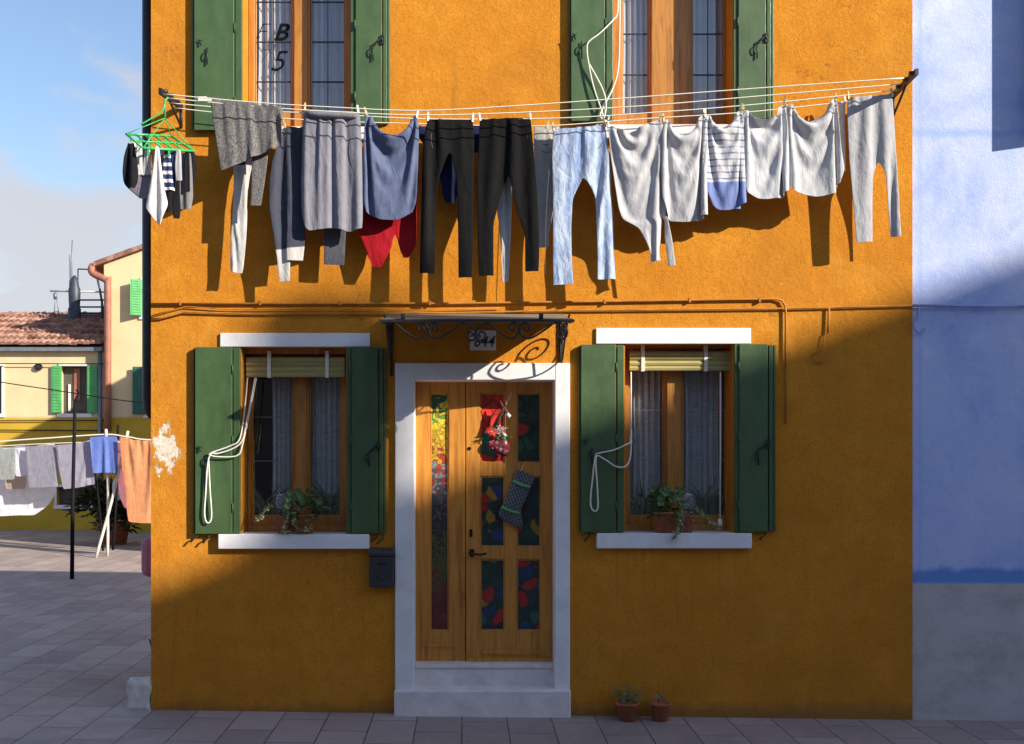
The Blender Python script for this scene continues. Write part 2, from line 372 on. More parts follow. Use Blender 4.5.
def stained(name, stops, scale=9, seed=0, zramp=None, blobs=False):
    m, nt, b = mat(name)
    v = coords(nt, loc=(seed * 3.7, 0, seed * 1.3))
    wv = nd(nt, 'ShaderNodeVectorMath', operation='ADD'); nz = nd(nt, 'ShaderNodeTexNoise'); nz.inputs['Scale'].default_value = 9
    lk(nt, v, nz.inputs['Vector']); sc_ = nd(nt, 'ShaderNodeVectorMath', operation='SCALE'); sc_.inputs['Scale'].default_value = .10
    lk(nt, nz.outputs['Color'], sc_.inputs[0]); lk(nt, v, wv.inputs[0]); lk(nt, sc_.outputs[0], wv.inputs[1])
    vor = nd(nt, 'ShaderNodeTexVoronoi'); vor.inputs['Scale'].default_value = scale; lk(nt, wv.outputs[0], vor.inputs['Vector'])
    s = nd(nt, 'ShaderNodeSeparateColor'); lk(nt, vor.outputs['Color'], s.inputs[0])
    c = ramp(nt, s.outputs[0], stops, 'CONSTANT')
    if blobs: c = mixc(nt, maprange(nt, vor.outputs['Distance'], .50, .62), c, ramp(nt, noise(nt, v, 14, 3), [(.4, (.010, .028, .020)), (.6, (.018, .022, .020))]))
    if zramp:
        g = sepxyz(nt, coords(nt, 'Generated'))
        zz = math_(nt, 'ADD', g[2], math_(nt, 'MULTIPLY', math_(nt, 'SUBTRACT', s.outputs[1], .5), .13))
        c = mixc(nt, .85, c, ramp(nt, zz, zramp, 'CONSTANT'))
    ed = nd(nt, 'ShaderNodeTexVoronoi', feature='DISTANCE_TO_EDGE'); ed.inputs['Scale'].default_value = scale; lk(nt, wv.outputs[0], ed.inputs['Vector'])
    c = mixc(nt, maprange(nt, ed.outputs['Distance'], .0, .12, .35, 1), (.012, .012, .012), c)
    c = mixc(nt, maprange(nt, noise(nt, v, 60, 3, .7), .4, .75, .0, .5), c, (.008, .012, .01))
    c = mixc(nt, 1.0, c, (2.3, 2.3, 2.3) if blobs else (2.0, 2.0, 2.0), 'MULTIPLY')
    lk(nt, c, b.inputs['Base Color']); b.inputs['Roughness'].default_value = .16
    h = noise(nt, v, 45, 3, .5); bump(nt, b, h, .35, .006); return m
def lace(name, col, dens=.5, scale=40, solid=.55):
    m, nt, b = mat(name)
    v = coords(nt)
    vor = nd(nt, 'ShaderNodeTexVoronoi'); vor.inputs['Scale'].default_value = scale; lk(nt, v, vor.inputs['Vector'])
    a = maprange(nt, noise(nt, coords(nt, scale=(1, 1, 2.2)), scale * .35, 4, .6, 1.5), dens - .1, dens + .1, solid * .8, 1.0)
    b.inputs['Base Color'].default_value = (*col, 1); b.inputs['Roughness'].default_value = .9
    t = nd(nt, 'ShaderNodeBsdfTranslucent'); t.inputs[0].default_value = (*col, 1)
    mx = nd(nt, 'ShaderNodeMixShader'); mx.inputs[0].default_value = .3
    lk(nt, b.outputs[0], mx.inputs[1]); lk(nt, t.outputs[0], mx.inputs[2])
    tr = nd(nt, 'ShaderNodeBsdfTransparent'); m2 = nd(nt, 'ShaderNodeMixShader')
    lk(nt, a, m2.inputs[0]); lk(nt, tr.outputs[0], m2.inputs[1]); lk(nt, mx.outputs[0], m2.inputs[2])
    lk(nt, m2.outputs[0], nt.nodes['Material Output'].inputs['Surface']); return m
def far_wall():
    m, nt, b = mat('cream and mustard render')
    v = coords(nt); z = sepxyz(nt, v)
    zz = math_(nt, 'ADD', z[2], math_(nt, 'MULTIPLY', math_(nt, 'SUBTRACT', noise(nt, v, 2, 4), .5), .05))
    top = ramp(nt, noise(nt, v, 1.2, 6, .6), [(.3, (.66, .50, .27)), (.7, (.78, .64, .38))])
    bot = ramp(nt, noise(nt, v, 1.4, 6, .6), [(.3, (.50, .30, .022)), (.7, (.62, .40, .035))])
    c = mixc(nt, maprange(nt, zz, FZ(419, 18.2), FZ(416, 18.2)), bot, top)
    lk(nt, c, b.inputs['Base Color']); b.inputs['Roughness'].default_value = .9
    bump(nt, b, noise(nt, v, 30, 4), .3, .01); return m
def tiles():
    m, nt, b = mat('terracotta tiles')
    v = coords(nt)
    c = ramp(nt, noise(nt, coords(nt, scale=(4.2, 3.0, 3)), 1.0, 4, .8), [(.3, (.13, .06, .045)), (.46, (.29, .13, .09)), (.6, (.45, .27, .20)), (.72, (.27, .18, .14))])
    c = mixc(nt, maprange(nt, noise(nt, v, 20, 5, .7), .5, .75, 0, .5), c, (.15, .10, .08))
    lk(nt, c, b.inputs['Base Color']); b.inputs['Roughness'].default_value = .85; return m

M = {}
M['stucco'] = stucco(); M['blue_wall'] = blue_wall(); M['paving'] = paving(); M['far_wall'] = far_wall(); M['tiles'] = tiles()
M['wood'] = wood('varnished timber', (.50, .215, .038), (.27, .10, .018))
M['door_wood'] = wood('varnished door timber', (.62, .265, .045), (.36, .13, .022), .8, .35)
M['green'] = painted('green shutter paint', (.060, .113, .040))
M['far_green'] = painted('bright green shutter paint', (.10, .42, .13))
M['far_green_shade'] = painted('shaded green shutter paint', (.03, .14, .10))  # darker copy of the far shutter green, with its shade put into the colour
M['blue_paint'] = painted('blue shutter paint', (.10, .15, .42))
M['stone'] = stone('white painted stone', (.82, .80, .80), .12); M['step'] = stone('worn step stone', (.80, .74, .71), .22)
M['rough_stone'] = stone('rough white stone', (.80, .74, .66), .4)
M['iron'] = simple('black wrought iron', (.015, .014, .016), .5, .2, 20, 0, .2)
M['pipe_dark'] = simple('dark downpipe', (.022, .022, .026), .45, .2, 8)
M['canopy'] = simple('grey canopy sheet', (.20, .165, .11), .85, .2, 6)
M['pipe_orange'] = simple('painted gas pipe', (.46, .19, .035), .8, .25, 10, 0, .1, .2)
M['pipe_blue'] = simple('painted gas pipe on blue wall', (.30, .36, .62), .6, .2, 10)
M['copper'] = simple('copper downpipe', (.33, .13, .08), .6, .2, 5)
M['room'] = simple('dark room plaster', (.10, .085, .075), .9)
M['rope'] = simple('white cotton cord', (.78, .74, .64), .9, .1, 60)
M['line'] = simple('plastic coated line', (.80, .76, .62), .6, .08, 40)
M['peg'] = simple('pale wooden peg', (.62, .46, .26), .7, .2, 30); M['peg_white'] = simple('white plastic peg', (.82, .80, .74), .5, .05)
M['plastic_green'] = simple('green plastic', (.06, .45, .12), .35, .1, 20)
M['terracotta'] = simple('terracotta pot', (.40, .13, .06), .8, .25, 20, 0, .15)
M['leaf'] = simple('dark green leaf', (.10, .17, .05), .5, .4, 30); M['leaf_pale'] = simple('pale succulent leaf', (.42, .45, .24), .6, .3, 30)
M['leaf_red'] = simple('reddish bud', (.80, .16, .14), .6, .2, 30); M['gap_shade'] = simple('painted gap shade', (.03, .022, .016), .95)  # last one: dark roof underlay, painting the shade of gaps between tiles
M['olive'] = simple('dull olive foliage', (.05, .06, .025), .6, .5, 14)
M['blind'] = simple('olive yellow canvas', (.40, .34, .13), .85, .1, 6, 0, .1)
M['mail'] = simple('charcoal letterbox enamel', (.045, .042, .046), .35, .15, 12)
M['black'] = simple('black recess', (.006, .006, .006), .6); M['white'] = simple('white enamel', (.86, .84, .78), .35, .06, 8)
M['digit'] = simple('dark green painted digits', (.03, .07, .03), .5); M['ink'] = simple('dark blue lettering', (.006, .007, .012), .9, spec=.05)
M['brass'] = simple('dark bronze', (.05, .032, .018), .35, .2, 20, .7)
M['glass'] = glass('window glass', refl=2.2)
M['lace'] = lace('lace curtain', (.84, .87, .86), .42, 30, .9); M['sheer'] = lace('sheer voile', (.80, .81, .86), .3, 18, 1.0)
M['pole'] = simple('weathered pale pole', (.60, .54, .46), .8, .25, 6); M['pole_dark'] = simple('dark iron pole', (.008, .007, .009), .8, spec=.2)
M['pink'] = simple('pink plastic', (.50, .18, .24), .6, .1, 6); M['mast'] = simple('galvanised mast', (.22, .24, .27), .5, .2, 8, .4)
M['flue'] = simple('dark flue sheet', (.035, .045, .065), .5, .3, 5)
M['opp'] = simple('buff render', (.20, .16, .13), .9, .15, 1)
M['seam'] = simple('seam thread shade', (.12, .13, .17), .9)
# ------------------------------------------------------------------ ground
bm = BM()
g = bmesh.ops.create_grid(bm, x_segments=40, y_segments=40, size=160)
for v in bm.verts: v.co.z = gz(max(-20, min(20, v.co.x)))
ground = obj('ground', bm, M['paving']); tag(ground, kind='structure')

# ------------------------------------------------------------------ orange house
house = thing('orange_house', 'orange stuccoed two storey house with green shutters behind the washing', 'house', (XL, 0, 0))
TOP = 6.25; TH = .36
def hole(a, b, c, d): return (FX(a), FX(b), FZ(d), FZ(c))
holes = [hole(241, 346, 347, 534), hole(625, 734, 344, 533), hole(242, 350, -72, 126), hole(612, 733, -72, 124),
         (FX(414), FX(555), -.3, FZ(380))]
bm = BM()
wall_with_holes(bm, XL, XR, -.3, TOP, 0, TH, holes)
box(bm, XL, XL + .25, TH, 1.9, -.3, TOP); box(bm, XR - .25, XR, TH, 1.9, -.3, TOP)
box(bm, XL + .25, XR - .25, 1.75, 1.9, -.3, TOP)
obj('wall', bm, M['stucco'], house)
bm = BM()   # ceilings and floors inside, roof on top
box(bm, XL + .25, XR - .25, TH, 1.75, .26, .30); box(bm, XL + .25, XR - .25, TH, 1.75, 3.15, 3.3)
box(bm, XL + .25, XR - .25, 1.70, 1.745, .3, 6.2); box(bm, XL + .254, XL + .29, TH + .003, 1.69, .3, 6.2); box(bm, XR - .29, XR - .254, TH + .003, 1.69, .3, 6.2)
box(bm, -.95, -.9, TH + .003, 1.69, .303, 3.147); box(bm, .9, .95, TH + .003, 1.69, .303, 3.147)
obj('interior', bm, M['room'], house)
bm = BM(); box(bm, XL - .18, XR, -.22, 1.95, TOP + .002, TOP + .12); obj('roof', bm, M['tiles'], house)

def window(px, mull, yr, glassx, rail_y, sill=None, lintel=None, bars=()):
    """px: opening left/right, mull: centre post, glassx: glass spans, all in photograph pixels on the wall / frame plane"""
    Y = .24
    x0, x1 = FX(px[0]) + .002, FX(px[1]) - .002; z0, z1 = FZ(yr[1]) + .002, FZ(yr[0]) - .002
    bm = BM()
    spans = [(FX(a, Y), FX(b, Y)) for a, b in glassx]
    zb, zt = FZ(rail_y[1], Y), min(z1 - .05, FZ(rail_y[0], Y))
    edges = [x0] + [e for s in spans for e in s] + [x1]
    for a, b in zip(edges[0::2], edges[1::2]):                     # stiles and the centre post
        box(bm, a, b, Y, Y + .07, z0, z1)
        if b - a > .1: box(bm, a + .018, b - .018, Y - .018, Y - .001, z0 + .002, z1 - .002)   # cover strip on the meeting stile
    for a, b in spans:
        box(bm, a, b, Y + .003, Y + .067, z0, zb); box(bm, a, b, Y + .003, Y + .067, zt, z1)
        for s in (a, b - .012): box(bm, s, s + .012, Y + .018, Y + .05, zb, zt)
    box(bm, x0 + .001, x1 - .001, Y - .025, Y - .002, z0 + .001, z0 + .05)
    w = obj('window', bm, M['wood'], house, bevel=.005)
    for a, b in spans:
        bm = BM(); box(bm, a + .0125, b - .0125, Y + .028, Y + .034, zb + .001, zt - .001)
        obj('pane', bm, M['glass'], w)
        if bars:
            for yb in bars:
                zz = FZ(yb, Y)
                if zb < zz < zt: bm = BM(); box(bm, a + .013, b - .013, Y + .020, Y + .0275, zz - (.005 if yr[0] < 0 else .003), zz + (.005 if yr[0] < 0 else .003)); obj('glazing_bar', bm, M['pipe_dark' if yr[0] < 0 else 'mast'], w)
            if b - a > .22 and yr[0] < 0: bm = BM(); box(bm, (a + b) / 2 - .003, (a + b) / 2 + .003, Y + .0195, Y + .027, zb, zt); obj('glazing_bar', bm, M['pipe_dark'], w)
    if sill:
        bm = BM(); pbox(bm, *sill, -.06, .235); obj('sill', bm, M['stone'], w, bevel=.006)
    if lintel:
        bm = BM(); pbox(bm, *lintel, -.02, .22); obj('lintel', bm, M['stone'], w, bevel=.004)
    return w
window((241, 346), None, (347, 534), ((251, 293), (309, 341)), (352, 515), (218, 369, 534.3, 549), (220, 370, 333, 346.7), (417, 461))
window((625, 734), None, (344, 533), ((629, 664.5), (682.5, 727)), (350, 515), (597, 752, 533.3, 548.5), (596, 751, 328, 343.7), (410, 460))
window((242, 350), None, (-72, 126), ((254.5, 292), (310, 345)), (-64, 112), (226, 366, 126.3, 139), None, (-38, 1, 41, 81))
window((612, 733), None, (-72, 124), ((622, 649), (692, 725)), (-64, 113), (596, 747, 124.3, 138), None, (-48, -8, 33, 74))

def shutter(px0, px1, py0, py1, hinge_right, latch=True, angle=2.0):
    """px0..px1 outline of the opened leaf; the inner strip beside the opening is its hinged second fold"""
    Yf = -.052
    bm = BM()
    e = 9 if not hinge_right else 8
    if hinge_right: fx0, fx1, sx0, sx1 = px0, px1 - e, px1 - e + 1.2, px1       # leaf lies left of the opening: fold strip on its right
    else: fx0, fx1, sx0, sx1 = px0 + e * .55, px1 - e * .9, px0, px0 + e * .5
    pbox(bm, fx0, fx1, py0, py1, Yf, -.012)
    pbox(bm, sx0, sx1, py0 + .6, py1 - .6, Yf + .014, -.010)
    if not hinge_right:
        pbox(bm, fx1 + 1.0, px1 - 3, py0 + .8, py1 - .8, Yf + .012, -.010); pbox(bm, px1 - 2.6, px1, py0 + 1, py1 - 1, Yf + .02, -.010)
    else:
        pbox(bm, fx0 - 2.2, fx0 - .5, py0 + 1, py1 - 1, Yf + .02, -.010)
    o = obj('shutter', bm, M['green'], house, bevel=.004)
    h = (py1 - py0)
    for q in (.12, .5, .86):                                              # butt hinges on the fold side
        yy = py0 + h * q
        x = sx0 - .6 if hinge_right else fx0 - .5
        a = P(x, yy, Yf - .002); bm = BM(); tube(bm, [a + Vector((0, 0, .035)), a - Vector((0, 0, .035))], .006, 6); obj('hinge', bm, M['green'], o)
    if latch:
        bm = BM(); cx = (fx0 + fx1) / 2 - (7 if hinge_right else -4); cy = latch
        c = P(cx, cy, Yf)
        ring = [c + Vector((-.022 * math.cos(a), -.016, .032 * math.sin(a))) for a in np.linspace(-1.45, 1.45, 9)]
        tube(bm, [c + Vector((.004, -.012, .06)), c + Vector((.004, -.014, -.07))], .006, 6); tube(bm, ring, .0045, 6)
        k = P(cx - 6, cy - 14, Yf)
        if hinge_right:
            tube(bm, [k + Vector((-.02, -.012, .012)), k + Vector((.004, -.014, .002)), k + Vector((.016, -.012, .016))], .005, 6)
            tube(bm, [k + Vector((0, 0, .0)), k + Vector((0, -.016, 0)), k + Vector((.0, -.014, -.03))], .006, 6)
        else:
            k = P(fx1 - 2, cy - 12, Yf)
            tube(bm, spline([c + Vector((.01, -.014, .045)), c + Vector((.04, -.016, .075)), k + Vector((.01, -.014, .01)), k + Vector((.02, -.012, -.01))], 4), .007, 6)
            box(bm, k.x + .005, k.x + .032, Yf - .012, Yf - .001, k.z - .035, k.z + .035)
        obj('latch', bm, M['iron'], o)
    return o
shutter(195, 240, 347, 534, True, 462); shutter(346.5, 386, 347, 533.5, False, 458)
shutter(581, 624, 344.5, 532.5, True, 455); shutter(734.5, 776, 344, 532, False, 456)
shutter(194, 242, -75, 130, True, 56); shutter(350.5, 390, -75, 124, False, 52)
shutter(571, 613, -75, 121, True, 50); shutter(733.5, 774, -75, 119, False, 50)
# shutter stays under the leaves
for px, py in ((197, 536), (209, 537), (377, 536), (383, 538), (590, 535), (765, 534)):
    bm = BM(); a = P(px, py - 3, -.03)
    tube(bm, [a, a + Vector((0, 0, -.03)), a + Vector((-.025, -.01, -.045)), a + Vector((-.045, -.01, -.07))], .007, 6)
    obj('shutter_stay', bm, M['iron'], house)

# door surround, steps, door
bm = BM()
pbox(bm, 395, 414.2, 363, 690, -.035, .24); pbox(bm, 555, 570, 363, 690, -.035, .24); pbox(bm, 414.2, 555, 363, 380, -.034, .24)
obj('door_surround', bm, M['stone'], house, bevel=.006)
bm = BM(); pbox(bm, 394, 571, 690.5, 719, -.09, .12); obj('doorstep', bm, M['step'], house, bevel=.012)
bm = BM(); a, c = P(415, 689, .1), P(554.3, 667, .1); box(bm, a.x, c.x, .1, .3, a.z - .06, c.z)
a, c = P(415, 668, .085), P(554.3, 664.4, .085); box(bm, a.x, c.x, .085, .3, c.z - .03, c.z + .004)
obj('doorstep', bm, M['step'], house, bevel=.004)
Yd = .20
def dbox(bm, a, b, c, d, y0=Yd, y1=Yd + .05, mi=0): return pbox(bm, a, b, c, d, y0, y1, mi)
def panelled(name, x0, x1, y0, y1, cols, rows):
    bm = BM(); xs = [x0] + [e for c in cols for e in c] + [x1]
    for a, b in zip(xs[0::2], xs[1::2]): dbox(bm, a, b, y0, y1)
    ys = [y0] + [e for r in rows for e in r] + [y1]
    for (a, b) in cols:
        for c, d in zip(ys[0::2], ys[1::2]): dbox(bm, a, b, c, d, Yd + .001, Yd + .049)
        for (c, d) in rows:                                            # glazing beads
            for q in ((a, a + 1.6, c, d), (b - 1.6, b, c, d), (a + 1.6, b - 1.6, c, c + 1.6), (a + 1.6, b - 1.6, d - 1.6, d)):
                dbox(bm, *q, Yd + .012, Yd + .04)
    for (a, b) in cols:
        pass
    return bm
DARKGLASS = [(0, (.012, .03, .02)), (.22, (.20, .012, .012)), (.36, (.015, .025, .06)), (.5, (.02, .06, .035)), (.62, (.015, .012, .012)), (.74, (.16, .10, .012)), (.84, (.012, .05, .05)), (.93, (.24, .015, .02))]
REDGLASS = [(0, (.35, .02, .015)), (.45, (.45, .03, .02)), (.7, (.55, .20, .02)), (.82, (.02, .10, .07)), (.92, (.30, .015, .02))]
GREENGLASS = [(0, (.012, .035, .02)), (.45, (.015, .05, .03)), (.75, (.02, .03, .02)), (.88, (.22, .02, .02)), (.95, (.2, .12, .05))]
SIDEZ = [(0, (.10, .012, .012)), (.10, (.09, .03, .012)), (.20, (.065, .06, .015)), (.38, (.03, .03, .02)), (.44, (.03, .03, .035)), (.52, (.06, .055, .065)), (.62, (.16, .15, .16)), (.66, (.26, .03, .02)), (.74, (.36, .22, .02)), (.84, (.46, .36, .03)), (.93, (.05, .22, .04)), (.97, (.02, .06, .03))]
ROWS = ((393, 463), (476, 547), (559, 631)); COLS = ((480, 505), (516.5, 541))
door = obj('door', panelled('door', 466, 553.5, 381, 663, COLS, ROWS), M['door_wood'], house, bevel=.003)
k = 0
for r, (c, d) in enumerate(ROWS):
    for q, (a, b) in enumerate(COLS):
        bm = BM(); dbox(bm, a + 1.2, b - 1.2, c + 1.2, d - 1.2, Yd + .022, Yd + .03)
        st = REDGLASS if (r, q) == (0, 0) else GREENGLASS if (r, q) == (0, 1) else DARKGLASS
        obj('pane', bm, stained('stained glass panel %d' % k, st, 8 + k % 3, k + 1, blobs=(k > 0)), door); k += 1
bm = BM(); a = P(472, 553, Yd)                                            # lever handle with plate
box(bm, a.x - .018, a.x + .018, Yd - .008, Yd - .001, a.z - .03, a.z + .03); tube(bm, [a + Vector((0, -.002, 0)), a + Vector((0, -.05, 0))], .009, 8)
tube(bm, spline([a + Vector((-.03, -.05, .004)), a + Vector((0, -.052, .0)), a + Vector((.06, -.05, -.008)), a + Vector((.115, -.046, 0))], 4), .009, 8)
obj('handle', bm, M['brass'], door)
bm = BM(); a = P(471, 533, Yd); box(bm, a.x - .012, a.x + .012, Yd - .006, Yd - .001, a.z - .03, a.z + .03); obj('lock', bm, M['brass'], door)
bm = BM(); a = P(469.5, 448.5, Yd); tube(bm, [a + Vector((0, -.006, 0)), a + Vector((0, 0, 0))], .014, 10); obj('spyhole', bm, M['brass'], door)
bm = BM(); dbox(bm, 481, 541, 650, 654, Yd - .01, Yd - .001); dbox(bm, 466.5, 553, 658, 662.6, Yd - .022, Yd - .001); obj('drip_rail', bm, M['door_wood'], door)
side = obj('sidelight', panelled('sidelight', 415.2, 465.2, 381, 663, ((430, 449),), ((393, 631),)), M['door_wood'], house, bevel=.003)
bm = BM(); dbox(bm, 431.2, 447.8, 394.2, 629.8, Yd + .022, Yd + .03); obj('pane', bm, stained('stained glass sidelight', DARKGLASS, 26, 12, SIDEZ), side)
bm = BM(); dbox(bm, 423, 456, 643, 647, Yd - .008, Yd - .001); obj('drip_rail', bm, M['door_wood'], side)

# pipes and cables along the wall
def pipe(name, pts, r, m, par=house):
    bm = BM(); tube(bm, [P(a, b, -.02 - .0 if len(q) == 0 else q[0]) for a, b, *q in pts], r, 8); return obj(name, bm, m, par, smooth=False)
pipe('cable', [(151, 319), (163, 318), (185, 312), (240, 313.5), (320, 314), (470, 312.5), (560, 310.5), (680, 309.5), (785, 308.5), (850, 307), (912, 305.5)], .0072, M['pipe_orange'])
pipe('cable', [(151, 316), (172, 310), (186, 306.5), (230, 309.5), (330, 309), (420, 310), (500, 308)], .0045, M['pipe_orange'])
pipe('gas_pipe', [(151, 304.0), (300, 303.5), (450, 303.5), (600, 301.5), (700, 300), (776, 299), (782, 300.5), (785.2, 306), (785.7, 312), (785.7, 424)], .0088, M['pipe_orange'])
pipe('gas_pipe', [(829, 307), (828.5, 322), (828, 333)], .0085, M['pipe_orange'])
pipe('cable', [(825, 334), (822, 350), (815, 353), (812, 358), (816, 362), (824, 361), (828, 356)], .0055, M['pipe_orange'])
for px in (180, 260, 340, 430, 520, 605, 690, 760): bm = BM(); pbox(bm, px - .9, px + .9, 300.6 - (px > 500) * 1.5 - (px > 640) * 1.5, 305.2 - (px > 500) * 1.5 - (px > 640) * 1.5, -.031, -.001); obj('clip', bm, M['pipe_orange'], house)
# downpipe at the left corner, on the side wall
bm = BM(); x = XL - .055
tube(bm, [(x, .12, TOP), (x, .12, FZ(360)), (x, .12, FZ(398)), (x + .004, .13, FZ(408)), (x + .03, .16, FZ(414))], .048, 12); obj('downpipe', bm, M['pipe_dark'], house)

# house number plate with painted digits
bm = BM(); pbox(bm, 470, 496, 330, 350, -.022, -.001); pl = obj('number_plate', bm, M['white'], house, bevel=.004)
me = text_mesh('644', .115, .28, .001); c = P(483.5, 342, -.0245)
me.transform(Matrix.Translation(c) @ Matrix.Rotation(R(90), 4, 'X') @ Matrix.Scale(.92, 4, (1, 0, 0))); obj('digits', me, M['digit'], pl)
# lettering on the upper left window
w_up = [o for o in bpy.data.objects if o.name.startswith('window')][2]
for txt, px, py, sz, bold, sh in (('F', 258.5, 33, .21, -.006, .45), ('B', 280, 33, .19, .004, .35), ('7', 262.5, 57, .17, -.006, .3), ('5', 276.5, 62, .235, -.001, .35)):
    me = text_mesh(txt, sz, sh, bold); c = P(px, py, .264)
    me.transform(Matrix.Translation(c) @ Matrix.Rotation(R(90), 4, 'X')); obj('lettering', me, M['ink'], w_up)

# ------------------------------------------------------------------ blue house next door
bh = thing('blue_house', 'pale blue rendered house adjoining on the right with bare grey base', 'house', (XR, 0, 0))
bm = BM()
wall_with_holes(bm, XR + .001, XR + 6.5, -.4, TOP, .012, .3, [(FX(1090), FX(1200), FZ(140), FZ(-80))])
box(bm, XR + .001, XR + 6.5, 1.7, 1.9, -.4, TOP); box(bm, XR + 6.3, XR + 6.5, .3, 1.7, -.4, TOP); box(bm, XR + .004, XR + .2, .3, 1.7, -.4, TOP)
obj('wall', bm, M['blue_wall'], bh)
bm = BM(); box(bm, XR + .001, XR + 6.6, -.2, 1.95, TOP + .002, TOP + .12); obj('roof', bm, M['tiles'], bh)
bm = BM(); box(bm, FX(1088), FX(1202), .1, .16, FZ(140), FZ(-80)); obj('window', bm, M['room'], bh)
# its shutter, hinged beyond the picture and standing a little off the wall
hx = FX(1028) + .60; b_ = R(13)
bm = BM(); Mx = Matrix.Translation((hx, .0, 0)) @ Matrix.Rotation(b_, 4, 'Z')
box(bm, -.60, 0, -.04, 0, FZ(131), FZ(-80), 0, Mx); obj('shutter', bm, M['blue_paint'], bh)
pipe('cable', [(913, 305.5), (960, 306), (1030, 306)], .011, M['pipe_blue'], bh)
bm = BM(); c = P(920, 324, .0)
tube(bm, spline([P(919, 306, -.02), P(917, 318, -.02), P(913.5, 325, -.02), P(919, 333, -.02), P(925, 328, -.02)], 5), .008, 6); obj('cable', bm, M['pipe_blue'], bh)

# ------------------------------------------------------------------ canopy over the door
YC = -.8
zb, zf = FZ(315.5), FZ(320.5, YC)
canopy = thing('door_canopy', 'sloping grey canopy with black wrought iron scrollwork over the wooden door', 'canopy', (FX(480), 0, zb))
xa, xb = FX(381, YC), FX(573, YC)
bm = BM()
for (y0, z0, y1, z1) in ((0.0, zb, YC, zf),):
    vs = [bm.verts.new(p) for p in ((xa, y0, z0), (xb, y0, z0), (xb, y1, z1), (xa, y1, z1), (xa, y0, z0 + .012), (xb, y0, z0 + .012), (xb, y1, z1 + .012), (xa, y1, z1 + .012))]
    for f in ((0, 1, 2, 3), (7, 6, 5, 4), (0, 4, 5, 1), (1, 5, 6, 2), (2, 6, 7, 3), (3, 7, 4, 0)): bm.faces.new([vs[i] for i in f])
obj('canopy_sheet', bm, M['canopy'], canopy)
bm = BM(); box(bm, xa - .008, xb + .008, YC - .022, YC - .002, zf - .014, zf + .006)
for px in (403, 541): a = P(px, 318, YC); box(bm, a.x - .014, a.x + .014, YC - .03, YC + .02, zf + .013, zf + .045)
def spiral(cx, cy, r, a0, turns, d=1, n=18):
    return [(cx + r * (1 - .85 * t) * math.cos(a0 + d * turns * 2 * math.pi * t), cy + r * (1 - .85 * t) * math.sin(a0 + d * turns * 2 * math.pi * t)) for t in np.linspace(0, 1, n)]
def fr(pts, r=.0075): tube(bm, [P(q.x, q.y, YC - .012) for q in spline([Vector((a, b, 0)) for a, b in pts], 3)], r, 6)
fr([(395, 323), (407, 333), (419, 338.5), (426, 335), (428.5, 329)] + spiral(422, 328, 6, 0.2, 1.2, -1)); fr([(462, 323), (448, 333), (437, 338.5), (430, 335), (428.6, 329)] + spiral(435, 328, 6, 2.9, 1.2, 1))
fr([(462, 323), (470, 326), (476, 333)] + spiral(470.5, 335, 6.5, 0.1, 1.2, 1)); fr([(488, 323), (481, 326), (475.5, 333)] + spiral(481, 335, 6.5, 3.0, 1.2, -1))
fr([(488, 323), (500, 333), (511, 338.5), (517, 335), (519, 329)] + spiral(513, 328, 6, 0.2, 1.2, -1)); fr([(554, 323), (540, 333), (529, 338.5), (521, 335), (519.2, 329)] + spiral(525.5, 328, 6, 2.9, 1.2, 1))
fr([(554, 323), (563, 324), (567, 330)] + spiral(561, 334, 6, 0, 1.1, 1))
obj('front_rail', bm, M['iron'], canopy)
for x in (xa + .02, xb - .02):                                                # side brackets, in the plane at right angles to the wall
    bm = BM()
    def sd(pts, r=.007): tube(bm, [(x, -q.x, FZ(q.y)) for q in spline([Vector((a, b, 0)) for a, b in pts], 3)], r, 6)
    def sp(cx, cy, r, a0, turns, d): return [(cx + (u - 0) / S, cy + v) for u, v in spiral(0, 0, r, a0, turns, d)]
    sd([(.012, 316), (.012, 376)], .011)
    tube(bm, [(x, -.01, zb - .012), (x, YC, zf - .012)], .011, 6)
    sd([(.012, 352), (.06, 362), (.16, 363), (.30, 352), (.42, 342), (.60, 332), (.76, 326)])
    sd([(.16, 363), (.17, 345), (.20, 336)] + sp(.125, 338, 12, 0, 1.5, -1))
    sd([(.30, 352), (.36, 342), (.38, 336)] + sp(.32, 335, 8, 0, 1.4, -1))
    sd([(.44, 341), (.50, 335), (.53, 330)] + sp(.49, 331, 5.5, 0, 1.3, -1))
    obj('bracket', bm, M['iron'], canopy)

# ------------------------------------------------------------------ courtyard houses behind, on the left
YF = 18.2
def Q(px, py, Y=YF): return P(px, py, Y)
ch = thing('cream_house', 'low cream and mustard house with red tiled roof across the courtyard', 'house', (FX(30, YF), YF, 0))
zE = FZ(349, YF)
bm = BM()
wx = [(FX(61, YF), FX(89, YF), FZ(413.5, YF), FZ(366, YF)), (FX(57, YF), FX(90, YF), FZ(505, YF), FZ(487, YF)), (FX(-30, YF), FX(2, YF), FZ(413.5, YF), FZ(366, YF))]
wall_with_holes(bm, FX(-120, YF), FX(104, YF), -.3, zE, YF, YF + .3, wx)
obj('wall', bm, M['far_wall'], ch)
bm = BM(); box(bm, FX(-120, YF), FX(104, YF), YF - .16, YF - .02, zE - .06, zE + .03); obj('gutter', bm, M['mast'], ch)
bm = BM(); pitch = R(21); sl = 3.2; n = 26; xw = (FX(104, YF) - FX(-60, YF)) / n
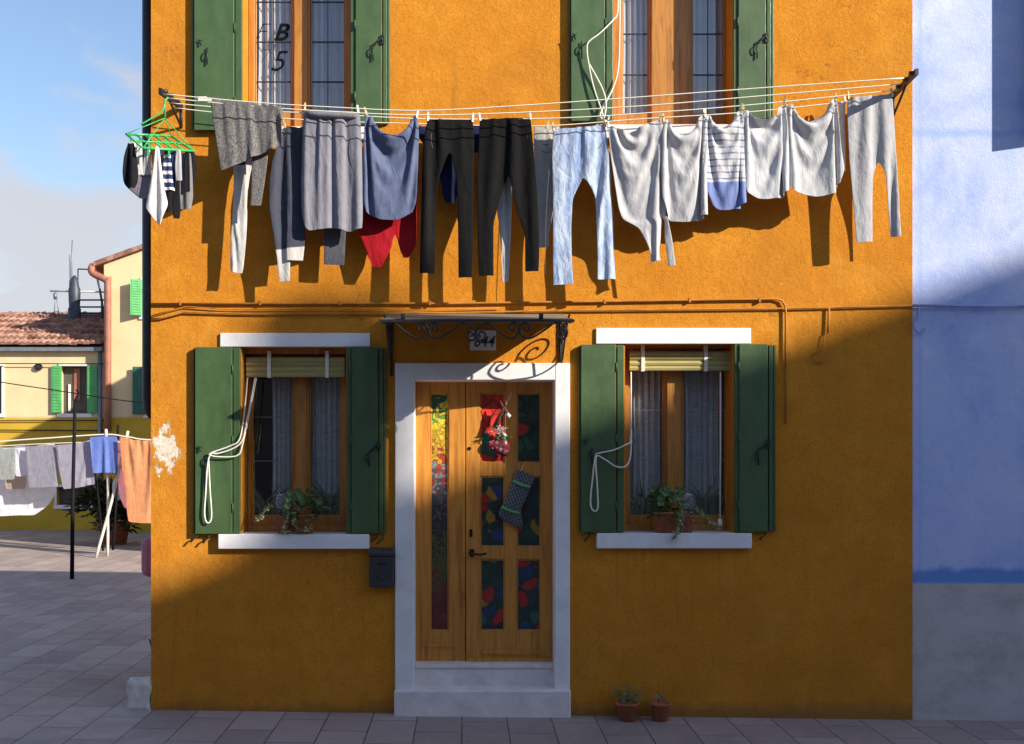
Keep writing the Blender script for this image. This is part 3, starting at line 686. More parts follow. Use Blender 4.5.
for i in range(n):
    xc = FX(-60, YF) + (i + .5) * xw
    for j in range(6):
        s0, s1 = j * sl / 6 - .02, (j + 1) * sl / 6 + .04; lift0, lift1 = .07, .0
        ring = []
        jx = random.uniform(-.015, .015); jl = random.uniform(-.01, .025)
        for s, l, w in ((s0, lift0 + jl, .56), (s1, lift1 + jl, .46)):
            ring.append([bm.verts.new((xc + jx + xw * w * math.cos(a), YF - .15 + s * math.cos(pitch) - math.sin(pitch) * (xw * .5 * math.sin(a)), zE + .03 + s * math.sin(pitch) + l + xw * .5 * math.sin(a))) for a in np.linspace(0, math.pi, 6)])
        for k in range(5): bm.faces.new((ring[0][k], ring[0][k + 1], ring[1][k + 1], ring[1][k])).smooth = True
        bm.faces.new(ring[0])
a = (YF - .1, zE + .02); b = (YF - .1 + sl, zE + .02 + sl * math.tan(pitch))
prism(bm, [(0, 0)] * 0 or [(FX(-120, YF), a[1]), (FX(104, YF), a[1]), (FX(104, YF), a[1] + .01), (FX(-120, YF), a[1] + .01)], a[0], a[0] + .02)
vs = [bm.verts.new(p) for p in ((FX(-120, YF), a[0], a[1]), (FX(104, YF), a[0], a[1]), (FX(104, YF), b[0], b[1]), (FX(-120, YF), b[0], b[1]))]; bm.faces.new(vs).material_index = 1  # dark sheet under the tiles stands in for shade in their gaps
vs2 = [bm.verts.new(p) for p in ((FX(-120, YF), b[0], b[1]), (FX(104, YF), b[0], b[1]), (FX(104, YF), YF + 6.2, a[1]), (FX(-120, YF), YF + 6.2, a[1]))]; bm.faces.new(vs2)
obj('roof', bm, [M['tiles'], M['gap_shade']], ch)
def far_window(par, x0, x1, y0, y1, sills=True, frame=True):
    bm = BM(); zt, zb2 = FZ(y0, YF), FZ(y1, YF); a, b = FX(x0, YF), FX(x1, YF)
    for q in ((a - .05, a - .001, zb2, zt), (b + .001, b + .05, zb2, zt), (a - .05, b + .05, zt + .001, zt + .06), (a - .08, b + .08, zb2 - .09, zb2 - .001)): box(bm, q[0], q[1], YF - .03, YF + .12, q[2], q[3])
    w = obj('window', bm, M['stone'], par)
    bm = BM(); box(bm, a, b, YF + .16, YF + .19, zb2, zt); obj('pane', bm, M['room'], w)
    return w
w1 = far_window(ch, 61, 89, 366, 413.5); far_window(ch, 57, 90, 487, 505); far_window(ch, -30, 2, 366, 413.5)
bm = BM(); box(bm, FX(72, YF), FX(78, YF), YF + .13, YF + .155, FZ(400, YF), FZ(368, YF)); obj('curtain', bm, M['copper'], w1)
bm = BM(); box(bm, FX(66.5, YF), FX(68.5, YF), YF + .12, YF + .15, FZ(411, YF), FZ(384, YF)); obj('curtain', bm, M['white'], w1)
def far_shutter(par, x0, x1, y0, y1, m):
    bm = BM(); a, b, zb2, zt = FX(x0, YF), FX(x1, YF), FZ(y1, YF), FZ(y0, YF)
    box(bm, a, b, YF - .07, YF - .045, zb2, zt)
    k = 16
    for i in range(k):
        z = zb2 + (zt - zb2) * (i + .2) / k; box(bm, a + .03, b - .03, YF - .082, YF - .0705, z, z + (zt - zb2) / k * .55)
    return obj('shutter', bm, m, par)
far_shutter(ch, 52.5, 62.5, 366, 413, M['far_green']); far_shutter(ch, 88, 98, 366, 413, M['far_green'])
bm = BM(); c = Q(39, 367); tube(bm, [c + Vector((0, -.06, 0)), c + Vector((0, .02, 0))], .09, 12); tube(bm, [c + Vector((0, -.09, 0)), c + Vector((0, -.061, 0))], .055, 10); obj('vent', bm, M['pipe_dark'], ch)
bm = BM(); tube(bm, [Q(99.8, 350, YF - .06), Q(99.8, 532, YF - .06)], .05, 8); obj('downpipe', bm, M['mast'], ch)

YG = 18.0
gh = thing('gabled_house', 'taller cream house with copper downpipe and sloping roof edge beside orange corner', 'house', (FX(150, YG), YG, 0))
xg0 = FX(104, YG); zg = FZ(264, YG); xr = FX(250, YG); xg1 = FX(396, YG); zr = zg + (xr - xg0) * .36
bm = BM(); prism(bm, [(xg0, -.3), (xg1, -.3), (xg1, zg), (xr, zr), (xg0, zg)], YG, YG + 6); obj('wall', bm, M['far_wall'], gh)
bm = BM(); xo = xg0 - .22; zo = zg - .22 * .36
prism(bm, [(xo, zo + .01), (xr, zr + .01), (xg1 + .2, zo + .03), (xg1 + .2, zo + .14), (xr, zr + .13), (xo, zo + .12)], YG - .12, YG + 6.1); obj('roof', bm, M['tiles'], gh)
bm = BM(); tube(bm, [(xo - .05, YG - .1, zo + .02), (xo - .05, YG + 6, zo + .02)], .07, 10)
tube(bm, spline([Vector((xo - .05, YG - .08, zo)), Vector((xo - .02, YG - .1, zo - .16)), Vector((xg0 + .10, YG - .1, zo - .34)), Vector((xg0 + .12, YG - .1, zo - .6)), Vector((xg0 + .12, YG - .1, FZ(431, YG)))], 4), .085, 10); obj('downpipe', bm, M['copper'], gh)
def gw(x0, x1, y0, y1, sh):
    bm = BM(); a, b, zb2, zt = FX(x0, YG), FX(x1, YG), FZ(y1, YG), FZ(y0, YG)
    for q in ((a - .05, a, zb2, zt), (b, b + .05, zb2, zt), (a - .05, b + .05, zt, zt + .06), (a - .08, b + .08, zb2 - .08, zb2)): box(bm, q[0], q[1], YG - .04, YG - .002, q[2], q[3])
    w = obj('window', bm, M['stone'], gh)
    bm = BM(); box(bm, a, b, YG - .02, YG - .003, zb2, zt); obj('pane', bm, M['room'], w)
    bm = BM(); a, b = FX(sh[0], YG - .3), FX(sh[1], YG - .3)
    Mx = Matrix.Translation((FX(sh[1], YG), YG - .05, 0)) @ Matrix.Rotation(R(sh[3]), 4, 'Z')
    box(bm, -(b - a), 0, -.03, 0, zb2, zt, 0, Mx)
    for i in range(14): z = zb2 + (zt - zb2) * (i + .2) / 14; box(bm, -(b - a) + .03, -.03, -.042, -.0305, z, z + (zt - zb2) / 14 * .55, 0, Mx)
    obj('shutter', bm, sh[2], gh)
gw(143, 166, 280, 316, (131, 142.5, M['far_green'], 25)); gw(147, 170, 367, 414.5, (133.5, 146.5, M['far_green_shade'], 6))
bm = BM(); tube(bm, [Q(108.5, 420), Q(108.5, 445)], .03, 6); obj('bracket', bm, M['mast'], gh)

# roof terrace bits above the tiles
YT = 20.2
rt = thing('roof_terrace_rail', 'dark slatted roof terrace railing above tiles beside gabled house', 'railing', P(90, 330, YT))
bm = BM()
for y in (300, 307, 313): tube(bm, [P(77, y, YT), P(106, y, YT)], .022, 6)
obj('rail', bm, M['flue'], rt)
for x in (77, 102): bm = BM(); tube(bm, [P(x, 332, YT), P(x, 299, YT)], .03, 6); obj('post', bm, M['flue'], rt)
bm = BM(); tube(bm, [P(95, 268, YT), P(100, 290, YT), P(105, 322, YT)], .03, 6); tube(bm, [P(78, 269, YT), P(106, 270, YT)], .018, 6); tube(bm, [P(78, 269, YT), P(78, 300, YT)], .018, 6); obj('strut', bm, M['flue'], rt)
wl = thing('washing_rail', 'thin white rail with hanging strings above the tiled roof', 'washing rail', P(53, 318, YT))
bm = BM(); tube(bm, [P(50, 291, YT), P(104, 292, YT)], .022, 6); obj('rail', bm, M['pole'], wl)
bm = BM(); tube(bm, [P(55.5, 291, YT), P(54, 318, YT)], .014, 5); tube(bm, [P(55.5, 291, YT), P(59.5, 318, YT)], .014, 5); tube(bm, [P(55.2, 293, YT), P(55.4, 299, YT)], .05, 6); obj('string', bm, M['mast'], wl)
an = thing('aerial_mast', 'tall thin aerial mast rising above the tiled roof', 'aerial', P(72, 325, YT))
bm = BM(); tube(bm, [P(71, 330, YT), P(71.6, 262, YT), P(72.4, 240, YT)], [.035, .025, .015], 6); obj('mast', bm, M['mast'], an)
bm = BM(); tube(bm, [P(69.6, 330, YT), P(69.6, 255, YT)], .014, 5); tube(bm, [P(70, 283, YT), P(75, 284, YT)], .02, 5); obj('stay', bm, M['mast'], an)
bm = BM(); c = P(74.5, 330, YT)
prof = [(.17, -.3), (.17, .55), (.14, .58), (.15, .75), (.16, 1.05), (.12, 1.15), (.10, 1.3), (.03, 1.42)]
lathe(bm, prof, c, 10); one('flue', 'dark blue grey flue beside the aerial mast on the tiled roof', 'flue', bm, M['flue'], c)

# ------------------------------------------------------------------ houses that throw the shadows, and a row added to shape the sky light
YO = -16.0
def W(px, py): # wall point -> point on the plane of the opposite gable that shades it
    a = P(px, py); return (a.x + 1.6 * -YO, a.z + .85 * -YO)
oh = thing('opposite_house', 'tall gabled house across the water whose roofline shades the orange facade', 'house', (27, YO, 0))
e0 = W(-300, 590 + .38 * 450); e1 = W(150, 590); e2 = W(1024, 257.5); r_ = W(1400, 257.5 - .398 * 376)
bm = BM(); prism(bm, [(e0[0], -.5), (r_[0] + 8, -.5), (r_[0] + 8, r_[1] - 3), r_, e0], YO - 10, YO); obj('wall', bm, M['opp'], oh)
c0, c1, c3, c4 = W(290, 600), W(290, 294), W(397, 294), W(397, 560)
bm = BM(); prism(bm, [c0, c4, c3, c1], YO - .24, YO + .02); obj('chimney', bm, M['opp'], oh)
bm = BM(); box(bm, -2.2, 6, 10.4, 18.2, -.3, 7.0); rear = one('rear_house', 'ochre house behind the orange house shading the far courtyard', 'house', bm, M['far_wall'], (XL, 10.4, 0))
for v in rear.data.vertices: pass
for i, (xa_, xb_, hh) in enumerate(((-26, -14, 9), (-14, -6, 7.0), (-6, 2.2, 6.4), (2.2, 7.5, 6.8), (7.5, 19.5, 4.6))):  # unseen row added to limit sky fill, reflect in panes and let ground bounce
    bm = BM(); box(bm, xa_, xb_ - .02, -22, -14, -.5, hh); xm = (xa_ + xb_) / 2
    prism(bm, [(xa_, hh + .003), (xb_ - .02, hh + .003), (xm, hh + 1.4)], -22, -13.9)
    one('added_house', ['far left tall', 'lower', 'lowest', 'narrow gabled', 'long low'][i] + ' unseen terraced house added opposite to shape the sky light', 'house', bm, M['opp'], (xm, -18, 0), 'unseen houses added opposite')
# ------------------------------------------------------------------ hanging cloth: small mass-spring solver
def relax(X, E, pin, pinX, wall, pairs, steps, iters, rng, blow=0.0, flat3=None, band=None, stiff=False):
    """X (n,3); E list of (i,j,rest,kind) kind 0 stretch, 1 shear, 2 bend"""
    n = len(X); used = [0] * n; groups = {}
    for (i, j, r, k) in E:
        m = used[i] | used[j]; c = 0
        while m >> c & 1: c += 1
        used[i] |= 1 << c; used[j] |= 1 << c
        groups.setdefault(c, []).append((i, j, r, k))
    pin = np.asarray(pin); ti = np.zeros(n, int); tl = np.zeros(n)
    dd = np.sqrt(((flat3[:, None, :] - flat3[pin][None]) ** 2).sum(2)); ti = pin[dd.argmin(1)]; tl = dd.min(1) * 1.015 + .006
    G = []
    inv = np.ones(n); inv[pin] = 0
    for c, L in groups.items():
        a = np.array([e[0] for e in L]); b = np.array([e[1] for e in L]); r = np.array([e[2] for e in L]); k = np.array([e[3] for e in L])
        st = np.where(k == 0, 1.0, np.where(k == 1, .8 if stiff else .45, .3 if stiff else .12)); sc = np.where(k == 0, .9 if stiff else .8, np.where(k == 1, .7 if stiff else .12, .25 if stiff else .05))
        wa = inv[a]; wb = inv[b]; ws = np.maximum(wa + wb, 1e-9)
        G.append((a, b, r, st, sc, (wa / ws)[:, None], (wb / ws)[:, None]))
    V = np.zeros_like(X); dt = 1 / 50.
    g = np.array([0, 0, -2.5 if stiff else -6.0])
    pf, pb = (np.array(pairs).T if len(pairs) else (None, None))
    for s in range(steps):
        V += g * dt; V[:, 1] += blow * dt
        Xn = X + V * dt * .985; Xn[pin] = pinX
        for it in range(iters):
            for a, b, r, st, sc, wa, wb in G:
                d = Xn[b] - Xn[a]; l = np.sqrt((d * d).sum(1)) + 1e-9
                q = (l - r) / l; q *= np.where(q > 0, st, sc)
                d *= q[:, None]
                Xn[a] += d * wa; Xn[b] -= d * wb
            d = Xn - Xn[ti]; l = np.sqrt((d * d).sum(1)) + 1e-9; q = np.where(l > tl, tl / l, 1.0); Xn = Xn[ti] + d * q[:, None]; Xn[pin] = pinX
            if pf is not None:
                gap = Xn[pb, 1] - Xn[pf, 1]; fix = np.maximum(0, .006 - gap) * .5
                Xn[pf, 1] -= fix * inv[pf]; Xn[pb, 1] += fix * inv[pb]
            if band is not None: np.clip(Xn[:, 1], band[0], band[1], out=Xn[:, 1])
            np.minimum(Xn[:, 1], wall, out=Xn[:, 1])
        V = (Xn - X) / dt * (.975 if s < steps * .6 else .90); X = Xn
    return X
def interp_rows(rows, ys):
    a = np.array(rows, float); return np.stack([np.interp(ys, a[:, 0], a[:, c]) for c in range(1, a.shape[1])], 1)

def cloth(name, rows, d, pins, legs=None, n=22, dy=4.2, slack=1.10, thick=.012, top=None, folds=5, single=False, seed=0, steps=110, iters=6, wall=-.062, Y=None, vslack=1.0, blow=0.0, freedom=1.0, sag=0.0, bot=None, band=.022):
    """rows: (y, x left, x right) outline in photograph pixels, projected to depth d in front of the wall.
    legs: (crotch x, rows of the left leg, rows of the right leg). pins: (x pixel, y pixel or None)."""
    rng = np.random.RandomState(seed + 11)
    Y0 = -d if Y is None else Y
    vid = []; flat = []; pairs = []; meta = []
    def add(px, py, y, t=0, v=1):
        p = P(px, py, Y0); vid.append((p.x, y, p.z - sag * (Y0 + D) / F * 4 * t * (1 - t) * max(0, 1 - v) ** 1.5)); flat.append((p.x, p.z)); return len(vid) - 1
    s_top, s_bot = slack if isinstance(slack, tuple) else (slack, slack)
    y_top, y_bot = rows[0][0], rows[-1][0]
    zt_, zb_ = P(0, y_top, Y0).z, P(0, y_bot, Y0).z
    def sl_(z): return s_top + (s_bot - s_top) * min(1, max(0, (zt_ - z) / (zt_ - zb_)))
    wid = abs(P(rows[0][2], y_top, Y0).x - P(rows[0][1], y_top, Y0).x)
    k = max(2, int(round((y_bot - y_top) / dy))); ys = np.linspace(y_top, y_bot, k + 1)
    lr = interp_rows(rows, ys); ph = rng.uniform(0, 6.28, 4)
    def ripple(u, v, py):
        return .5 * math.sin(u * math.pi * 2 * folds + ph[0] + .8 * math.sin(v * 3 + ph[1])) + .4 * math.sin(u * math.pi * 2 * (folds * .47 + .6) + ph[2]) + .25 * math.sin(v * 9 + ph[3] + u * 4)
    E = []; faces = []
    def sheet_rows(ysl, lrl, u0, u1, m, startF=None, startB=None, vtop=0., vbot=1., share_left=None):
        F_ = []; B_ = []
        for r, (py, (xl, xr)) in enumerate(zip(ysl, lrl)):
            if r == 0 and startF is not None: F_.append(startF); B_.append(startB); continue
            f = []; b = []
            for c in range(m + 1):
                t = c / m; px = xl + (xr - xl) * t; u = u0 + (u1 - u0) * t; v = vtop + (vbot - vtop) * r / max(1, len(ysl) - 1)
                pyy = py
                if top is not None and r < 1 and startF is None: pyy = np.interp(px, [q[0] for q in top], [q[1] for q in top])
                if bot is not None and startF is None: pyy = pyy + (np.interp(px, [q[0] for q in bot], [q[1] for q in bot]) - ysl[-1]) * v ** 1.5
                bul = thick * (math.sin(math.pi * t) ** .5 if 0 < t < 1 else 0)
                amp = max(.016, 1.5 * wid / folds / 6.28 * math.sqrt(max(0, sl_(P(0, py, Y0).z) - 1)) if sag else 0) * min(1, .25 + v * 1.5)
                rp = ripple(u, v, py) * amp
                i = add(px, pyy, Y0 - bul + rp + rng.uniform(-.0015, .0015), t, v); f.append(i)
                if single or c in (0, m): b.append(i)
                else:
                    j = add(px, pyy, Y0 + bul + rp + rng.uniform(-.0015, .0015), t, v); b.append(j); pairs.append((i, j))
            F_.append(f); B_.append(b)
        return F_, B_
    def connect(Fr, flip=False, tp='hip'):
        R_ = len(Fr); C_ = len(Fr[0])
        def rest(a, b, s):
            (x0, z0), (x1, z1) = flat[a], flat[b]; return math.hypot((x1 - x0) * sl_((z0 + z1) / 2), (z1 - z0) * vslack) * s
        for r in range(R_):
            for c in range(C_):
                if c + 1 < C_: E.append((Fr[r][c], Fr[r][c + 1], rest(Fr[r][c], Fr[r][c + 1], 1), 0))
                if r + 1 < R_: E.append((Fr[r][c], Fr[r + 1][c], rest(Fr[r][c], Fr[r + 1][c], 1), 0))
                if r + 1 < R_ and c + 1 < C_:
                    E.append((Fr[r][c], Fr[r + 1][c + 1], rest(Fr[r][c], Fr[r + 1][c + 1], 1), 1)); E.append((Fr[r][c + 1], Fr[r + 1][c], rest(Fr[r][c + 1], Fr[r + 1][c], 1), 1))
                    q = (Fr[r][c], Fr[r][c + 1], Fr[r + 1][c + 1], Fr[r + 1][c])
                    if len(set(q)) == 4: faces.append(q[::-1] if flip else q); meta.append((tp, r, R_ - 2 - r))
                if c + 2 < C_: E.append((Fr[r][c], Fr[r][c + 2], rest(Fr[r][c], Fr[r][c + 2], 1), 2))
                if r + 2 < R_: E.append((Fr[r][c], Fr[r + 2][c], rest(Fr[r][c], Fr[r + 2][c], 1), 2))
    Fh, Bh = sheet_rows(ys, lr, 0, 1, n, vbot=(.45 if legs else 1.))
    connect(Fh); single or connect(Bh, True)
    if legs:
        cx, La, Ra = legs
        m = max(4, min(n - 4, int(round((cx - lr[-1][0]) / (lr[-1][1] - lr[-1][0]) * n))))
        for (rws, c0, c1) in ((La, 0, m), (Ra, m, n)):
            kk = max(3, int(round((rws[-1][0] - y_bot) / dy))); yl = np.linspace(y_bot, rws[-1][0], kk + 1); ll = interp_rows(rws, yl)
            sf = Fh[-1][c0:c1 + 1]; sb = Bh[-1][c0:c1 + 1]
            Fl, Bl = sheet_rows(yl, ll, c0 / n, c1 / n, c1 - c0, sf, sb, .45, 1.)
            connect(Fl, False, 'leg'); connect(Bl, True, 'leg')
    X = np.array(vid)
    pin = []; pinX = []
    for px, py in pins:
        xs = [flat[i][0] for i in Fh[0]]; xw = P(px, y_top, Y0).x
        c = int(np.argmin([abs(x - xw) for x in xs]))
        for cc in ((c,) if freedom < 1 else (c, min(n, c + 1)) if c < n else (c - 1, c)):
            for i in {Fh[0][cc], Bh[0][cc]}:
                p = P(px, py if py is not None else y_top, Y0); dx = flat[i][0] - flat[Fh[0][c]][0]
                pin.append(i); pinX.append((p.x + dx * .5, Y0 + (X[i, 1] - Y0) * .3, p.z))
    seen = set(); E2 = []
    for e in E:
        kx = (min(e[0], e[1]), max(e[0], e[1]))
        if e[0] == e[1] or kx in seen: continue
        seen.add(kx); E2.append(e)
    wx0 = float(np.mean([a for a, b in flat]))
    X = relax(X, E2, np.array(pin), np.array(pinX), wall if Y is None else 1e6, pairs, steps, iters, rng, blow, np.array([(wx0 + (a - wx0) * (1 + .8 * (sl_(b) - 1)), b) for a, b in flat]), (Y0 - band, Y0 + band), bool(legs))
    me = bpy.data.meshes.new(name); me.from_pydata([tuple(v) for v in X], [], faces); me.update(); LAST.clear(); LAST.update(meta=meta, faces=faces, legs=bool(legs))
    return me
LINES = {  # y of each line as seen in the photograph, by x; depth in front of the wall
    .45: [(163, 94), (250, 102), (330, 107), (420, 110.5), (520, 105.5), (640, 97), (760, 88), (904, 78)],
    .34: [(167, 98), (250, 106), (330, 111.5), (420, 115), (520, 112.5), (640, 106), (760, 96), (900, 84)],
    .24: [(170, 103), (250, 110), (330, 114), (430, 119), (560, 118), (660, 112), (760, 104), (897, 90)],
    .13: [(175, 108), (250, 116), (330, 121), (430, 124), (540, 126), (640, 119), (760, 111), (893, 96)],
}
def line_y(d, px): a = LINES[d]; return float(np.interp(px, [q[0] for q in a], [q[1] for q in a]))
PEGS = []; LAST = {}
def band_mesh(name, me, sel, off):
    ids = sorted({i for f in sel for i in f}); ix = {i: k for k, i in enumerate(ids)}
    b = bpy.data.meshes.new(name); b.from_pydata([tuple(me.vertices[i].co + me.vertices[i].normal * off) for i in ids], [], [[ix[i] for i in f] for f in sel]); b.update(); return b
def garment(name, label, cat, m, d, rows, pins, peg=True, group=None, sub=1, topband=0, botband=0, bandmat=None, stitch=None, parent=None, drape=0, **kw):
    pn = [(p[0], p[1]) if isinstance(p, tuple) else (p, None) for p in pins]
    me = cloth(name, rows, d, pn, **kw)
    if drape:                                                    # folds that fan out from the pegs and swags between them
        pl = P(pn[0][0], pn[0][1] or rows[0][0], -d); pr = P(pn[-1][0], pn[-1][1] or rows[0][0], -d); rr_ = np.random.RandomState(kw.get('seed', 0)); ph = rr_.uniform(0, 6.28, 4)
        for v in me.vertices:
            w1 = math.hypot(v.co.x - pl.x, v.co.z - pl.z); w2 = math.hypot(v.co.x - pr.x, v.co.z - pr.z)
            a1 = math.atan2(v.co.x - pl.x, pl.z - v.co.z + .02); a2 = math.atan2(pr.x - v.co.x, pr.z - v.co.z + .02)
            t = min(1, max(0, (v.co.x - pl.x) / max(.01, pr.x - pl.x)))
            sw = max(0, (pl.z + pr.z) / 2 - .20 * 4 * t * (1 - t) - v.co.z + .12)
            f = (w2 * (1 - 2 * abs(math.sin(6.5 * a1 + ph[0])) ** .7) * min(1, w1 / .12) + w1 * (1 - 2 * abs(math.sin(6.5 * a2 + ph[1])) ** .7) * min(1, w2 / .12)) / (w1 + w2 + 1e-6)
            g_ = math.sin(sw * 6.28 / .085 + ph[2] + 2 * math.sin(3 * t)) * math.exp(-sw / .22) * 4 * t * (1 - t)
            v.co.y += drape * (.75 * f * math.exp(-max(0, w1 + w2 - .9)) + .8 * g_)
        me.update()
    xs = [v.co.x for v in me.vertices]; zs = [v.co.z for v in me.vertices]
    bands = []
    for nm_, kk, side in ((('waistband' if topband else ''), topband, 1), (('cuff' if LAST['legs'] else 'hem'), botband, 2)):
        if not kk: continue
        sel = [f for f, mt in zip(LAST['faces'], LAST['meta']) if (side == 1 and mt[0] == 'hip' and mt[1] < kk) or (side == 2 and (mt[0] == 'leg' or not LAST['legs']) and mt[2] < kk)]
        bands.append((nm_, band_mesh(nm_, me, sel, .0035)))
    lines_ = []
    for pts in (stitch or []):                                   # seams and pocket edges lying on the front of the cloth
        q3 = []
        for a, b in pts:
            p = P(a, b, -d); v_ = min(me.vertices, key=lambda v: (v.co.x - p.x) ** 2 + (v.co.z - p.z) ** 2 + .02 * max(0, v.co.y + d) ** 2 + (0 if v.normal.y < 0 else .01))
            q3.append(Vector((p.x, v_.co.y - .004, p.z)))
        lines_.append(q3)
    if parent is not None: return obj(name, me, m, parent, smooth=True, sub=sub)
    o = one(name, label, cat, me, m, ((min(xs) + max(xs)) / 2, kw.get('Y', -d), max(zs)), group, smooth=True, sub=sub)
    for nm_, b in bands: obj(nm_, b, bandmat or m, o, smooth=True, sub=1)
    for q3 in lines_:
        bm = BM(); tube(bm, spline(q3, 3), .0022, 5); obj('seam', bm, M['iron'] if m.name.startswith('black') else M['seam'], o)
    if peg:
        for px, py in pn: PEGS.append((px, py if py is not None else rows[0][0], d, name, label))
    return o

C = {}
C['knit'] = fabric('grey flecked knit', (.16, .15, .145), kind='knit', trans=.02)
C['pale'] = fabric('pale grey jersey', (.49, .48, .485), kind='melange', trans=.12)
C['tee1'] = fabric('light grey jersey', (.51, .505, .52), kind='melange', trans=.15); C['tee2'] = fabric('soft grey jersey', (.55, .545, .555), kind='melange', trans=.15); C['tee3'] = fabric('cool grey jersey', (.60, .60, .62), kind='melange', trans=.15)
C['navy'] = fabric('charcoal navy fleece', (.055, .06, .085), kind='melange', trans=.02)
C['lilac'] = fabric('mid grey lilac jersey', (.22, .215, .25), kind='melange', trans=.05)
C['dgrey'] = fabric('dark grey jersey', (.10, .10, .115), kind='melange', trans=.03)
C['slate'] = fabric('slate blue jersey', (.115, .14, .235), kind='weave', trans=.05); C['red'] = fabric('deep red jersey', (.40, .012, .02), trans=.06)
C['black'] = fabric('black brushed cotton', (.008, .0075, .0078), trans=0.0, wr=.4); C['black2'] = fabric('faded black cotton', (.010, .0095, .0097), trans=0.0, wr=.4)
C['denim'] = fabric('pale blue denim', (.50, .57, .70), (.20, .29, .50), kind='denim', trans=.04, wr=.8); C['chino'] = fabric('stone grey cotton', (.44, .41, .38), trans=.06, wr=.6)
C['blue'] = fabric('dark navy jersey', (.014, .020, .06), trans=.03); C['white'] = fabric('white cotton', (.80, .77, .76), trans=.2)
C['pants'] = fabric('grey striped jersey', (.43, .425, .44), kind='melange', trans=.1)
C['nstripe'] = fabric('navy striped jersey', (.03, .045, .14), trans=.05); C['sock'] = fabric('grey sock knit', (.22, .21, .21), trans=.03); C['blk'] = fabric('black stretch fabric', (.012, .012, .015), trans=0)
def cuffs(nt, c, z, z0, col): return mixc(nt, maprange(nt, z[2], z0 - .004, z0 + .004), col, c)
# ------------------------------------------------------------------ clothes line
cl = thing('clothesline', 'multi strand washing line strung across the orange facade between two iron arms', 'clothesline', P(466, 110, 0))
for nm, (pts) in (('bracket', [(160, 91, -.47), (181.5, 107, -.001)]), ('bracket', [(917, 71.5, -.47), (893.5, 95, -.001)])):
    bm = BM(); a, b = P(*pts[0]), P(*pts[1])
    n_ = Vector((0, 0, 1)); w_ = .022
    vs = [bm.verts.new(p + o_) for p in (a, b) for o_ in (Vector((-.012, 0, -w_)), Vector((.012, 0, -w_)), Vector((.012, 0, w_)), Vector((-.012, 0, w_)))]
    for f in ((0, 1, 2, 3), (7, 6, 5, 4), (0, 4, 5, 1), (1, 5, 6, 2), (2, 6, 7, 3), (3, 7, 4, 0)): bm.faces.new([vs[i] for i in f])
    for q in (.3, .6, .85): c = b.lerp(a, q); tube(bm, [c + Vector((-.03, 0, .015)), c + Vector((.03, 0, .015))], .016, 8)
    tube(bm, [b, b + Vector((0, 0, -.16)), ], .01, 6); tube(bm, [b + Vector((0, -.0, -.16)), b.lerp(a, .55) + Vector((0, 0, -.02))], .009, 6)
    obj(nm, bm, M['iron'], cl)
for d, pts in LINES.items():
    bm = BM(); tube(bm, spline([P(a, b, -d) for a, b in pts], 6), .0042, 6); obj('line', bm, M['line'], cl)
bm = BM(); c = P(203, 99, -.40); box(bm, c.x - .03, c.x + .03, c.y - .02, c.y + .02, c.z - .02, c.z + .012); tube(bm, [c + Vector((-.05, 0, 0)), c + Vector((.06, 0, -.004))], .013, 8); obj('tensioner', bm, M['peg_white'], cl)

DF, DB = .24, .13
def L(px, d, o=0): return (px, line_y(d, px) + o)
# --- left to right
m = C['knit']
jumper = garment('knit_jumper', 'grey flecked knit jumper slung crosswise over the line at the left end', 'jumper', m, .34,
        [(103, 210, 284), (118, 212, 285), (135, 215, 285.5), (150, 218, 286)], [(210, 97), (222, 98), (236, 100), (250, 102), (264, 105), (276, 107), (284, 112)], peg=False,
        top=[(210, 97), (284, 112)], bot=[(215, 171), (224, 169.5), (255, 158), (286, 146)], n=26, slack=1.06, folds=2, thick=.02, seed=1, wall=-.24)
garment('sleeve', None, None, m, .27,
        [(140, 251, 270), (160, 251, 268), (185, 250, 264), (204, 249, 260.5)], [(252, 140), (261, 140), (269, 140)], peg=False, n=8, slack=1.02, folds=1, seed=2, parent=jumper)
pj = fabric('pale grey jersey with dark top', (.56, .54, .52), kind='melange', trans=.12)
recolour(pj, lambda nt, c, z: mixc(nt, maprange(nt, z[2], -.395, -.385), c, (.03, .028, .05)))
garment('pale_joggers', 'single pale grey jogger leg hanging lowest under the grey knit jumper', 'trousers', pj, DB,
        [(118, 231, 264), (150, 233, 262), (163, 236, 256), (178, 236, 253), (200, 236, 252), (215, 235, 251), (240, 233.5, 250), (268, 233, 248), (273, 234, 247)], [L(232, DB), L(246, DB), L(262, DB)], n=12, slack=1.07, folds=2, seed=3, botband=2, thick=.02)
nv = fabric('charcoal fleece with pale cuffs', (.062, .066, .09), kind='melange', trans=.02)
recolour(nv, lambda nt, c, z: mixc(nt, maprange(nt, math_(nt, 'ADD', z[2], math_(nt, 'MULTIPLY', z[0], -.12)), -.93, -.92), (.56, .53, .50), c))
garment('charcoal_joggers', 'charcoal navy joggers with pale grey cuffs beside the knit jumper', 'trousers', nv, .19,
        [(128, 284, 306), (140, 278, 306), (160, 270, 305), (180, 266, 304), (205, 264, 303.5)], [(285, 126), (294, 127), (304, 126)],
        legs=(284, [(205, 264, 284), (230, 266, 285), (255, 269, 283), (280, 270.5, 281)], [(205, 284, 303.5), (225, 285, 303), (246, 284.5, 302.5), (260, 285, 301)]), n=16, slack=1.10, folds=3, seed=4, topband=2, thick=.022)
